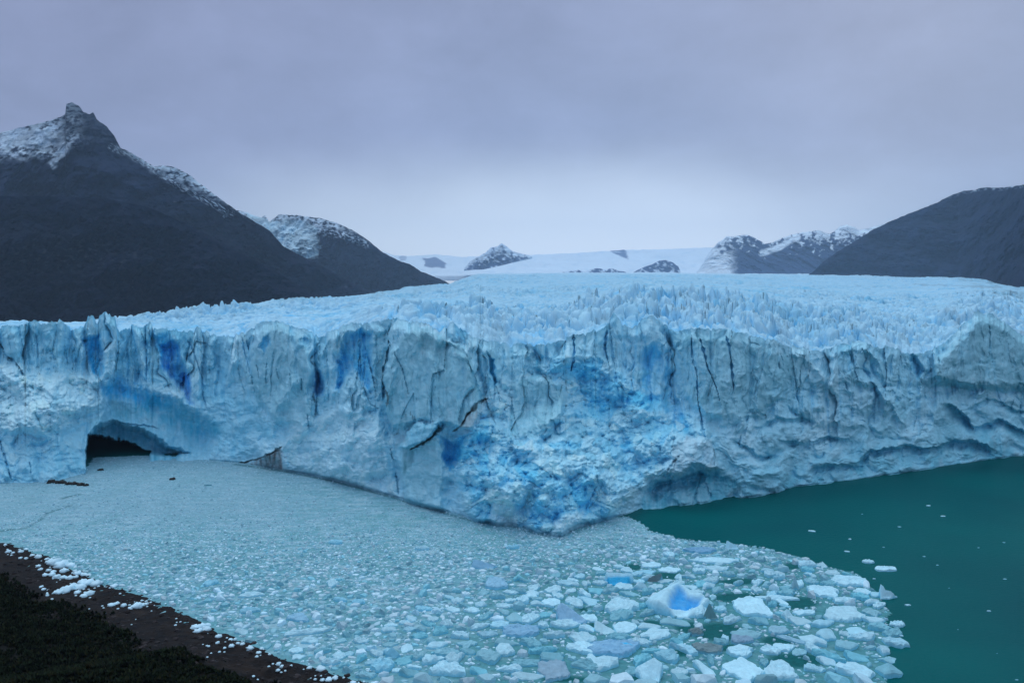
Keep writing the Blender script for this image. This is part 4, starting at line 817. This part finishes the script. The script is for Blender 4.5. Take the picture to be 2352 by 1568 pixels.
place_floe(1826, 1348, 28, 34, 2.6, 'pale green ice pyramid inside the right side of the pack', name='iceberg', cat='iceberg', colA=np.array([.32, .54, .62]), n=24, rings=10, slope=1.3, segs=[(-.1, 0, 2.8, .2, .1, 2.2)])
place_floe(1886, 1354, 92, 44, 1.4, 'broad ragged white floe near the right edge', colA=BW, rough_=.2, n=40, rings=12)
place_floe(1852, 1298, 56, 24, 1.7, 'domed white floe at the pack edge beside open water', colA=WHITE * 1.05, cuts=2)
place_floe(1953, 1333, 92, 36, 1.6, 'large white floe jutting into open water at the pack corner', colA=BW, rot=.15, cuts=3, n=40, rings=12)
place_floe(1930, 1405, 110, 60, 1.5, 'wide crusted white raft of frozen rubble at the right edge', colA=WHITE * 1.0, rough_=.22, n=48, rings=18)
place_floe(1785, 1447, 60, 26, 1.0, 'pale turquoise bent floe behind a narrow one', colA=np.array([.38, .62, .72]), rot=.3)
place_floe(1815, 1468, 80, 12, .7, 'narrow turquoise floe slanting toward the front right', colA=np.array([.38, .62, .74]), rot=-.75, cuts=1)
place_floe(2036, 1368, 58, 40, 3.2, 'jagged white iceberg with a steep peak just outside the pack', name='iceberg', cat='iceberg', colA=BW, n=32, rings=12, slope=1.5, segs=[(-.5, .2, 3.4, -.3, 0, 2.8), (-.3, 0, 2.0, .7, -.2, 1.4)])
place_floe(2060, 1433, 44, 18, 1.0, 'flat white floe poking out of the right pack edge', colA=BW)
place_floe(1312, 1418, 84, 50, 3.0, 'smooth blue white three sided berg left of the blocky floe', name='iceberg', cat='iceberg', colA=np.array([.42, .66, .84]), n=36, rings=14, slope=1.0, segs=[(-.5, .5, 3.4, -.1, .2, 2.6), (-.1, .2, 2.4, .7, -.5, 1.0)])
place_floe(1199, 1447, 104, 36, 1.5, 'wide pale blue floe in dense mush, middle of the pack', colA=np.array([.33, .58, .76]), cuts=2, rot=.1)
place_floe(1025, 1538, 98, 44, 1.8, 'large smooth white berg by the lower edge near the shore tip', colA=BW, cuts=3, n=40, rings=12, rot=-.1)
place_floe(1112, 1300, 76, 26, 2.0, 'pale blue wedge high at its left end, middle distance', colA=np.array([.36, .62, .80]), slope=.8, n=30, rings=10, segs=[(-.6, .1, 2.2, .6, -.1, .8)])
place_floe(1142, 1340, 64, 40, 1.6, 'pale blue stepped floe in front of the blue wedge', colA=np.array([.38, .64, .80]), rot=.3)
place_floe(969, 1260, 34, 14, 1.2, 'lone pale floe far back in the mush', colA=WHITE)
place_floe(880, 1528, 60, 36, 1.6, 'grey white boulder like floe near the shore tip', colA=PALE)
place_floe(903, 1507, 42, 24, 1.8, 'pointed pale blue floe behind the boulder like one', colA=PALE, slope=.9, segs=[(-.2, .1, 2.0, .2, 0, 1.6)])
place_floe(960, 1506, 40, 26, 1.4, 'rounded pale green floe behind the large smooth berg', colA=np.array([.40, .66, .72]))
place_floe(1275, 1535, 98, 60, 1.0, 'crusty greyish raft of refrozen ice at the lower edge', colA=np.array([.36, .50, .60]), rough_=.2, n=44, rings=16)
place_floe(1425, 1410, 20, 8, .6, 'small white floe tucked under the blocky one', n=16, rings=6)
place_floe(1181, 1257, 38, 14, 1.2, 'far pale blue floe near the glacier toe', colA=PALE)
place_floe(771, 1246, 38, 16, 1.2, 'far pale floe in the left half of the mush', colA=PALE)
place_floe(969, 1397, 50, 18, .9, 'pale blue flat floe in the centre of dense mush', colA=PALE)
place_floe(825, 1382, 34, 16, 1.0, 'right one of two neighbouring oval floes', colA=PALE)
place_floe(780, 1378, 38, 16, 1.0, 'left one of two neighbouring oval floes', colA=PALE)
place_floe(1118, 1457, 52, 22, .9, 'turquoise white floe touching the wide pale blue one', colA=np.array([.40, .66, .76]))
place_floe(575, 1366, 74, 18, .9, 'long pale floe lying parallel to the brown shore', rot=.1, colA=WHITE)
place_floe(684, 1418, 72, 26, 1.0, 'blue tinted flat floe off the brown shore', colA=np.array([.36, .62, .78]))
place_floe(702, 1452, 108, 20, 1.0, 'long thin white floe with its right end pointing at the glacier', rot=.28, colA=WHITE, cuts=1)
place_floe(714, 1470, 66, 20, .9, 'white floe just in front of the long thin one', colA=WHITE)
place_floe(480, 1339, 46, 20, 1.1, 'pale floe closest behind the shore bend', colA=PALE)
place_floe(766, 1338, 38, 26, 1.1, 'white clump of ice left of centre', colA=WHITE)
place_floe(572, 1402, 62, 20, .8, 'turquoise flat floe near the brown shore', colA=np.array([.30, .60, .72]))
place_floe(758, 1520, 50, 22, 1.3, 'pale floe against the shore near its tip', colA=WHITE)
n_key = sum(1 for o in scene.objects if o.name.startswith(('ice_floe', 'iceberg')))
# crack lines on the large flat floe are thin grooves of meltwater: parts of it
# ---- pieces drifting on open water
for k, (px, py, w, lb) in enumerate([(2133, 1161, 11, 'farthest small white ice piece drifting on the open teal water'), (2165, 1185, 14, 'small white ice piece nearest the farthest one on open water'), (1866, 1219, 19, 'small flat ice piece drifting closest to the glacier foot'),
        (1952, 1238, 10, 'tiny ice piece above another on the open water'), (1945, 1266, 15, 'small ice piece drifting left of the floe pair'), (1994, 1290, 34, 'left floe of the pair drifting on open water'), (2032, 1305, 54, 'right larger floe of the pair drifting on open water'),
        (2008, 1329, 10, 'tiny ice piece below the drifting pair'), (2085, 1389, 15, 'small ice piece trailing behind the jagged peaked iceberg'), (2069, 1460, 13, 'upper one of two small pieces off the right pack edge'), (2071, 1480, 22, 'lower one of two small pieces off the right pack edge'), (2271, 1403, 11, 'lone small ice piece on the right part of the water')]):
    place_floe(px, py, w, w * .36, .35 if w < 30 else .9, lb, n=14 if w < 30 else 28, rings=4, colA=BW, group='ice pieces drifting on the open water')
for px, py, w in ((2122, 1277, 8), (2153, 1297, 7), (2029, 1256, 6), (2066, 1209, 9), (2247, 1257, 6), (2306, 1245, 7), (2308, 1329, 9), (2335, 1560, 8), (2200, 1445, 4), (2290, 1500, 4), (2180, 1350, 4), (1980, 1180, 5)):
    place_floe(px, py, w, w * .4, .15, 'very small faint ice speck drifting on the open teal water', n=10, rings=3, colA=PALE * .8, group='faint ice specks on the open water', cuts=2)

# ---- shoreline (world), needed to keep ice off the land
SHORE = [(-900, 1130), (-400, 1175), (-150, 1222), (0, 1242), (40, 1250), (62, 1262), (118, 1277), (140, 1290), (165, 1303), (215, 1325), (250, 1345), (290, 1353), (340, 1370), (385, 1388), (425, 1405), (470, 1428), (500, 1444), (535, 1456), (570, 1472),
         (620, 1497), (665, 1515), (705, 1527), (760, 1540), (800, 1556), (850, 1566), (905, 1578), (1000, 1620), (1200, 1720), (1500, 1900), (1900, 2400)]
shW = wat(np.array([p[0] for p in SHORE]), np.array([p[1] for p in SHORE]))[:, :2]
LANDP = [tuple(p) for p in shW] + [(60, -120), (-400, -120), (-600, 60)]
cand_n = 52000
cxw = rng.uniform(-185, 95, cand_n * 4); cyw = rng.uniform(100, 360, cand_n * 4)
ppx, ppy = proj(cxw, cyw, 0 * cxw)
ok = (ppx > -60) & (ppx < 2150) & (ppy < 1620) & (sdf(cxw, cyw, [tuple(p) for p in packW]) > .4) & (sdf(cxw, cyw, LANDP) < -.4)
cxw, cyw, ppx, ppy = cxw[ok], cyw[ok], ppx[ok], ppy[ok]
ho = hole_amt(ppx, ppy)
right = sm(900, 1450, ppx + .8 * (ppy - 1300)); frontish = sm(1180, 1420, ppy)
smax = .45 + .9 * frontish + 1.7 * right * frontish + .5 * sm(1400, 1560, ppy)
u_ = rng.uniform(0, 1, len(cxw)) ; size = np.clip(.26 * (u_ ** -(.42 + .16 * right)) * (.75 + .6 * frontish), .26, smax)
dens = fbm(cxw / 14, cyw / 20, 4, 611)
keepc = (rng.uniform(0, 1, len(cxw)) > ho * .97) & (rng.uniform(0, 1, len(cxw)) > np.clip(.80 * sm(1280, 1130, ppy) + .25 * sm(.1, .5, -dens), 0, .9))
cxw, cyw, ppx, ppy, size = [q_[keepc] for q_ in (cxw, cyw, ppx, ppy, size)]
order = np.argsort(-size)
placed = []
for i in order:
    x_, y_ = cxw[i], cyw[i]; s_ = float(size[i])
    ii = int((y_ - oy0) / occ_res); jj = int((x_ - ox0) / occ_res)
    if occ[ii, jj]: continue
    asp = rng.uniform(.45, 1.0); rot = rng.normal(.15, .7)
    f_ = footprint(x_, y_, s_, s_ * asp, rot, 1.0)
    if f_ is None: continue
    if (occ[f_[0]] & f_[1]).sum() > .26 * max(f_[1].sum(), 1): continue
    occ[f_[0]] |= f_[1]
    placed.append((x_, y_, s_, asp, rot, ppx[i], ppy[i]))
    if len(placed) > 46000: break
print('floes placed', len(placed))
placed = np.array(placed)
vis = (placed[:, 5] > 5) & (placed[:, 5] < 2345) & (placed[:, 6] < 1560)
scr = placed[:, 2] * F / placed[:, 1] * (.5 + .5 * placed[:, 3]) * vis
n_ind = 300 - n_key - 24
top = set(np.argsort(-scr)[:n_ind].tolist())
PALS = [WHITE * 1.08, WHITE * 1.04, WHITE * .95, PALE * .5 + WHITE * .5, np.array([.28, .58, .66]), np.array([.34, .62, .70]), np.array([.26, .64, .74])]
PN = ['bright white', 'white', 'dull white', 'pale blue', 'greyish blue', 'pale turquoise', 'turquoise']
VV, QQ, TT_, CC = [], [], [], []; off = 0
LMK = [(1560, 1388, 'scooped blue iceberg'), (1422, 1336, 'blue sided iceberg'), (1630, 1287, 'longest flat white floe'), (1786, 1374, 'plank shaped floe'), (1722, 1393, 'cracked flat white floe'), (1413, 1486, 'berg with the blue slit'), (1025, 1538, 'smooth white berg by the lower edge'),
       (1312, 1418, 'three sided blue white berg'), (1199, 1447, 'wide pale blue floe mid pack'), (1112, 1300, 'pale blue wedge'), (2036, 1368, 'jagged peaked iceberg'), (880, 1528, 'boulder like floe near the shore tip'), (702, 1452, 'long thin floe off the shore'), (1712, 1530, 'big straight edged floe'),
       (1622, 1488, 'grey brown crescent floe'), (1886, 1354, 'broad ragged white floe'), (1930, 1405, 'crusted raft at the right edge'), (1280, 1230, 'glacier toe'), (480, 1339, 'floe behind the shore bend'), (1275, 1535, 'greyish raft of refrozen ice'), (1498, 1546, 'steep block at the lower edge'), (1538, 1508, 'pale turquoise floe'),
       (825, 1382, 'two neighbouring oval floes'), (1826, 1348, 'pale green ice pyramid'), (1422, 1390, 'blocky white floe'), (1510, 1455, 'ragged white floe'), (1815, 1468, 'slanting narrow turquoise floe'), (1798, 1540, 'rough crusted floe'), (575, 1366, 'pale floe parallel to the shore'), (766, 1338, 'white clump left of centre'), (969, 1260, 'lone pale floe far back')]
for k, (x_, y_, s_, asp, rot, px, py) in enumerate(placed):
    ci = int(rng.integers(0, 7)); h_ = min(1.0, s_ * rng.uniform(.18, .5)); big_ = k in top
    if big_:
        seg_ = [(-.4, 0, h_ * 1.5, .4, rng.uniform(-.2, .2), h_ * rng.uniform(.5, 1.2))] if rng.uniform() < .3 else None
        V, Q, Tt, col = berg(1000 + k, s_, s_ * asp, h_, 26, 6, rot, tilt=rng.uniform(0, .5), colA=PALS[ci] * rng.uniform(.92, 1.08), cuts=int(rng.integers(2, 6)), segs=seg_, rough_=rng.uniform(.08, .28))
        o = new_mesh('ice_floe', V, Q, Tt, col, M_FLOE, smooth=False); o.location = (x_, y_, 0)
        lm = min(LMK, key=lambda l: (l[0] - px) ** 2 + 5 * (l[1] - py) ** 2); ddx, ddy = px - lm[0], (py - lm[1]) * 2.2
        rel_ = ('left of' if ddx < 0 else 'right of') if abs(ddx) > abs(ddy) else ('behind' if ddy < 0 else 'in front of')
        shp = 'peaked' if seg_ else ('long' if asp < .62 else ('broad' if s_ > 1.3 else 'rounded'))
        zone_ = 'toward the dark shore in the left of the pack' if px < 900 else ('in the dense middle of the pack' if px < 1400 else ('far back near the open water edge' if py < 1330 else 'in the loose right part of the pack'))
        tag(o, '%s %s ice floe %s the %s' % (PN[ci], shp, rel_, lm[2]), 'ice floe', 'smaller ice floes of the pack')
    else:
        n_ = 9 if s_ > .5 else 7
        a, r = outline(2000 + k, n_, 2, .12) if s_ > .45 else (np.arange(n_) / n_ * 6.283, 1 + .2 * np.sin(np.arange(n_) * 2.1 + k))
        c, s = math.cos(rot), math.sin(rot); X1 = r * np.cos(a) * s_; Y1 = r * np.sin(a) * s_ * asp
        jj_ = rng.uniform(.62, 1.12, n_); X1 = X1 * jj_; Y1 = Y1 * jj_; ox_, oy_ = rng.uniform(-.35, .35, 2) * s_; h_ *= rng.uniform(.5, 2.1)
        bx, by = X1 * c - Y1 * s, X1 * s + Y1 * c; tl = rng.uniform(-.3, .3)
        V = np.concatenate([np.stack([bx, by, np.full(n_, -.05)], -1), np.stack([bx * .80, by * .80, h_ * (.70 + 1.5 * tl * np.cos(a) + rng.uniform(-.15, .15, n_))], -1), [[ox_, oy_, h_ * 1.15]]])
        V[:, 0] += x_; V[:, 1] += y_
        i = np.arange(n_); j = (i + 1) % n_
        QQ.append(np.stack([i, j, j + n_, i + n_], -1) + off); TT_.append(np.stack([i + n_, j + n_, np.full(n_, 2 * n_)], -1) + off)
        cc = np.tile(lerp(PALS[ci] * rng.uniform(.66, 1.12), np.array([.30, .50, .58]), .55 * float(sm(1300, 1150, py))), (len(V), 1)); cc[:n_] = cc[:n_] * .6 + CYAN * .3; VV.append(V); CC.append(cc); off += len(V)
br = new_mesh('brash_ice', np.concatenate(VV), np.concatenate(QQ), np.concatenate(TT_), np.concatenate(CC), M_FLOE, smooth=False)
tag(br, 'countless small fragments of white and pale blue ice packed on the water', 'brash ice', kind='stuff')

# ================================================================== shore
lx = np.arange(-240, 60, .55); ly = np.arange(-40, 290, .55); LX, LY = np.meshgrid(lx, ly)
sdl = sdf(LX, LY, LANDP) + .8 * fbm(LX / 5, LY / 5, 3, 701)
ins = np.clip(sdl, 0, None)
nl = fbm(LX / 9, LY / 9, 5, 711); nf = fbm(LX / 2.2, LY / 2.2, 4, 713)
Zl = .07 * ins + .33 * np.clip(ins - 9, 0, None) * 1.0
Zl = Zl + (1.4 * nl * sm(2, 14, ins) + .75 * nf * sm(.3, 4, ins) + .5 * np.abs(fbm(LX / 1.1, LY / 1.1, 3, 715)) * sm(.2, 2, ins)) + np.minimum(sdl, 0) * .4
camr = np.hypot(LX, LY); Zl = np.minimum(Zl, np.maximum(63 - .37 * camr + .5 * nl, .07 * ins))
PLX, PLY = proj(LX, np.maximum(LY, 5), Zl)
veg = sm(11, 20, ins + 5 * nl + 2.5 * nf)
LC = np.empty(LX.shape + (3,)); LC[:] = np.array([.015, .012, .011])
def pl(a, c): LC[:] = LC + (np.asarray(c) - LC) * np.clip(a, 0, 1)[..., None]
pl(sm(-.1, .3, nf) * .7, np.array([.006, .007, .009])); pl(sm(.1, .5, fbm(LX / 4, LY / 4, 4, 719)) * .5, np.array([.034, .028, .024])); pl(sm(.1, .45, nl) * .5, np.array([.030, .020, .015])); pl((1 - sm(.2, 1.4, ins)) * .6, np.array([.012, .012, .016]))
pl(veg * .9, np.array([.003, .004, .002])); pl(veg * sm(.15, .4, fbm(LX / 3 + 3, LY / 3, 4, 721)) * .5, np.array([.016, .013, .008]))
q = grid_quads(*LX.shape); kf = (sdl.ravel()[q] > -6).all(1)
used = np.unique(q[kf]); vid = -np.ones(LX.size, int); vid[used] = np.arange(len(used))
land = new_mesh('shore_ground', np.stack([LX, LY, Zl], -1).reshape(-1, 3)[used], vid[q[kf]], None, LC.reshape(-1, 3)[used], M_LAND)
tag(land, kind='structure')
def land_z(x, y):
    j = (np.asarray(x) - lx[0]) / .55; i = (np.asarray(y) - ly[0]) / .55
    j0 = np.clip(np.floor(j).astype(int), 0, len(lx) - 2); i0 = np.clip(np.floor(i).astype(int), 0, len(ly) - 2); fj = np.clip(j - j0, 0, 1); fi = np.clip(i - i0, 0, 1)
    return (Zl[i0, j0] * (1 - fj) + Zl[i0, j0 + 1] * fj) * (1 - fi) + (Zl[i0 + 1, j0] * (1 - fj) + Zl[i0 + 1, j0 + 1] * fj) * fi
def on_land(px, py):
    """first hit of the sight line through a pixel with the shore"""
    d = np.linspace(dwater(px, py) * .35, dwater(px, py), 500); Pp = unp(px, py, d); z = land_z(Pp[:, 0], Pp[:, 1]); h = np.where(Pp[:, 2] <= np.maximum(z, 0))[0]
    k = h[0] if len(h) else -1; return Pp[k]
# low dark vegetation: leaf tufts
nv = 110000
vx = rng.uniform(-170, 20, nv * 3); vy = rng.uniform(45, 240, nv * 3); vp = veg[np.clip(((vy - ly[0]) / .55).astype(int), 0, len(ly) - 1), np.clip(((vx - lx[0]) / .55).astype(int), 0, len(lx) - 1)]
ok = (vp > rng.uniform(.25, 1.1, nv * 3)) & (fbm(vx / 4, vy / 4, 3, 731) > -.3); vx, vy = vx[ok][:nv], vy[ok][:nv]; vz = land_z(vx, vy)
hh = rng.uniform(.25, .9, len(vx)) * (1 + .8 * np.clip(fbm(vx / 7, vy / 7, 2, 733), -.5, 1)); aa = rng.uniform(0, 6.28, len(vx))
tv = []; tc_ = []; base_c = np.array([.008, .014, .006])[None] * rng.uniform(.4, 2.2, (len(vx), 1)) + np.array([.012, .006, .0])[None] * (rng.uniform(0, 1, (len(vx), 1)) > .8)
for k in range(4):
    a_ = aa + k * 1.57 + rng.uniform(-.4, .4, len(vx)); w_ = hh * .45; lean = hh * rng.uniform(.2, .8, len(vx))
    p0 = np.stack([vx - np.sin(a_) * w_, vy + np.cos(a_) * w_, vz - .05], -1); p1 = np.stack([vx + np.sin(a_) * w_, vy - np.cos(a_) * w_, vz + hh * .3], -1); p2 = np.stack([vx + np.cos(a_) * lean, vy + np.sin(a_) * lean, vz + hh], -1)
    tv.append(np.stack([p0, p1, p2], 1)); tc_.append(np.repeat(base_c[:, None], 3, 1))
tv = np.concatenate(tv).reshape(-1, 3); tc_ = np.concatenate(tc_).reshape(-1, 3)
M_LEAF = mat_attr('shrub_leaves', .8, .1, 1, .3, .1, .05, 3)
tag(new_mesh('shrubs', tv, None, np.arange(len(tv)).reshape(-1, 3), tc_, M_LEAF, smooth=False), 'dark green low shrubs and grass covering the slope above the shore', 'shrubs', kind='stuff')
ns = 2600; sx = rng.uniform(-150, 10, ns * 6); sy = rng.uniform(90, 240, ns * 6); si = ins[np.clip(((sy - ly[0]) / .55).astype(int), 0, len(ly) - 1), np.clip(((sx - lx[0]) / .55).astype(int), 0, len(lx) - 1)]
ok = (si > .3) & (si < 22) & (fbm(sx / 6, sy / 6, 3, 741) > rng.uniform(-.5, .3, ns * 6)); sx, sy = sx[ok][:ns], sy[ok][:ns]; SV, SQ, SC = [], [], []; so = 0
for k in range(len(sx)):
    rs = .14 * rng.uniform(.05, 1) ** -.55; V, Q = lumpy(k % 40, rs, .55, 1); V += np.array([sx[k], sy[k], float(land_z(sx[k], sy[k])) + rs * .1]); SV.append(V); SQ.append(Q + so); so += len(V)
    SC.append(np.tile(np.array([.018, .016, .016]) * rng.uniform(.4, 2.6) + np.array([.004, 0, 0]) * rng.uniform(0, 1), (len(V), 1)))
tag(new_mesh('beach_stones', np.concatenate(SV), np.concatenate(SQ), None, np.concatenate(SC), mat_attr('beach_stone', .8, .2, 3, .3, .6, .1, 4), smooth=False), 'dark stones and gravel scattered over the brown shore', 'stones', kind='stuff')
# white ice chunks stranded on the shore
CH = [(92, 1258, 34), (60, 1262, 10), (20, 1268, 16), (48, 1268, 12), (12, 1252, 8), (74, 1276, 12), (47, 1282, 9), (60, 1283, 9), (88, 1280, 18), (108, 1284, 10), (118, 1288, 14), (134, 1285, 10), (126, 1294, 34), (140, 1300, 36), (160, 1300, 24), (110, 1292, 16), (88, 1301, 12), (93, 1309, 12), (112, 1310, 12),
      (122, 1314, 14), (148, 1312, 22), (172, 1312, 10), (178, 1318, 22), (192, 1321, 18), (203, 1322, 16), (120, 1320, 18), (104, 1321, 14), (130, 1326, 20), (145, 1327, 18), (160, 1328, 18), (174, 1326, 12), (190, 1338, 24), (202, 1341, 32), (220, 1343, 30), (95, 1348, 10), (100, 1354, 10), (170, 1346, 20), (160, 1352, 30),
      (184, 1350, 28), (148, 1358, 30), (134, 1362, 24), (178, 1362, 18), (204, 1364, 24), (192, 1370, 18), (109, 1368, 8), (246, 1345, 6), (252, 1350, 5), (262, 1347, 20), (276, 1363, 6), (255, 1390, 18), (268, 1387, 14), (284, 1391, 14), (300, 1397, 12), (314, 1394, 28), (328, 1390, 14), (336, 1388, 12), (326, 1380, 7), (336, 1381, 7),
      (345, 1384, 4), (235, 1392, 5), (238, 1396, 5), (205, 1398, 4), (336, 1366, 6), (380, 1386, 5), (348, 1403, 4), (405, 1421, 5), (406, 1429, 4), (302, 1434, 4), (430, 1400, 4), (448, 1442, 24), (462, 1440, 26), (474, 1446, 26), (455, 1450, 22), (478, 1436, 14), (502, 1462, 18), (500, 1477, 10), (530, 1469, 10), (540, 1469, 10),
      (532, 1484, 16), (546, 1478, 10), (557, 1479, 12), (516, 1488, 8), (504, 1497, 7), (574, 1490, 20), (601, 1490, 10), (594, 1500, 12), (590, 1508, 9), (618, 1495, 16), (640, 1525, 14), (648, 1531, 12), (638, 1541, 10), (668, 1529, 8), (700, 1523, 16), (711, 1533, 12), (736, 1538, 26), (795, 1548, 26), (755, 1562, 20), (770, 1558, 18),
      (724, 1561, 8), (740, 1562, 12), (800, 1575, 18), (560, 1561, 6), (540, 1583, 12), (553, 1580, 9), (675, 1578, 6), (830, 1560, 12), (812, 1568, 16), (860, 1572, 22), (45, 1263, 6), (30, 1270, 8), (230, 1340, 18), (840, 1578, 14), (655, 1540, 6), (592, 1560, 5), (466, 1480, 4), (485, 1500, 5)]
r9 = np.random.default_rng(91)
for q_ in range(110):
    b_ = CH[int(r9.integers(0, len(CH)))]; CH.append((b_[0] + r9.normal(0, 16), b_[1] + r9.normal(0, 7), float(r9.uniform(3, 7))))
CH = [c_ for c_ in CH if c_[1] > np.interp(c_[0], [p_[0] for p_ in SHORE], [p_[1] for p_ in SHORE]) - 1 and c_[0] > -8]
for k, (px, py, w) in enumerate(CH):
    w *= .8 if w > 14 else .9
    c = on_land(px, min(py, 1600)); s_ = w / 2 * c[1] / F
    V, Q = lumpy(k * 3 + 1, s_ * 1.1, .6, 2); V[:, 1] *= 1.15
    o = new_mesh('ice_chunk', V, Q, None, np.tile(WHITE * 1.12 * (1 - .1 * (k % 3 == 1)), (len(V), 1)), M_FLOE); zz = float(max(land_z(c[0], c[1]), 0)); o.location = (float(c[0]), float(c[1]), zz + s_ * .18)
    zn = ['at the far left corner of the shore', 'in the left half of the big shore heap', 'in the right half of the big shore heap', 'just right of the big shore heap', 'halfway along the brown shore', 'on dark ground short of the shore tip', 'at the shore tip by the lower edge'][int(np.searchsorted([75, 150, 235, 360, 560, 700], px))]
    sz = 'large rounded white' if w > 17 else ('small white' if w > 8 else 'tiny white')
    tag(o, '%s ice chunk stranded %s' % (sz, zn), 'ice chunk', '%s ice chunks stranded %s' % (sz, zn))
# dark rocks
M_RK = mat_attr('wet_rock', .6, .3, 2, .3, .7, .2, 3)
def rocks(name, spots, label, seed):
    root = None
    for k, (px, py, w) in enumerate(spots):
        c = wat(px, py); s_ = w / 2 * float(c[1]) / F; V, Q = lumpy(seed + k, s_, .55, 2)
        o = new_mesh(name, V, Q, None, np.tile(np.array([.008, .010, .010]), (len(V), 1)), M_RK); o.location = (float(c[0]), float(c[1]), s_ * .1)
        tag(o, label, 'rock', 'black rocks at the foot of the ice pillar')
rocks('rock', [(118, 1107, 20), (130, 1109, 16), (143, 1109, 20), (157, 1112, 18), (170, 1112, 20), (185, 1114, 18), (198, 1115, 14), (112, 1110, 10)], 'black wet rock in the row standing by the foot of the left ice pillar', 40)
rocks('rock', [(231, 1080, 13)], 'small dark rock in the slush just outside the ice cave', 60)
rocks('rock', [(396, 1101, 16)], 'dark sliver of rock in slush right of the cave', 61)
for (px, py, w, lb) in ((478, 1114, 30, 'thin dark green sliver of ice in the mush right of the cave'),):
    place_floe(px, py, w, 6, .4, lb, n=14, rings=4, colA=TEAL * .5, rot=.1)

# ================================================================== haze
def box(name, x0, x1, y0, y1, z0, z1, mat):
    v_ = [(x, y, z) for z in (z0, z1) for y in (y0, y1) for x in (x0, x1)]
    return new_mesh(name, v_, [(0, 2, 3, 1), (4, 5, 7, 6), (0, 1, 5, 4), (2, 6, 7, 3), (0, 4, 6, 2), (1, 3, 7, 5)], None, None, mat, False)
mh = bpy.data.materials.new('haze_air'); mh.use_nodes = True; t = mh.node_tree; t.nodes.clear()
o_ = t.nodes.new('ShaderNodeOutputMaterial'); pv = t.nodes.new('ShaderNodeVolumePrincipled')
pv.inputs['Color'].default_value = (.58, .78, 1, 1); pv.inputs['Density'].default_value = .000045; pv.inputs['Anisotropy'].default_value = .2
t.links.new(pv.outputs[0], o_.inputs['Volume'])
tag(box('haze', -14000, 14000, -400, 16000, -200, 1400, mh), kind='stuff', label='thin cold haze filling the valley air', cat='haze')
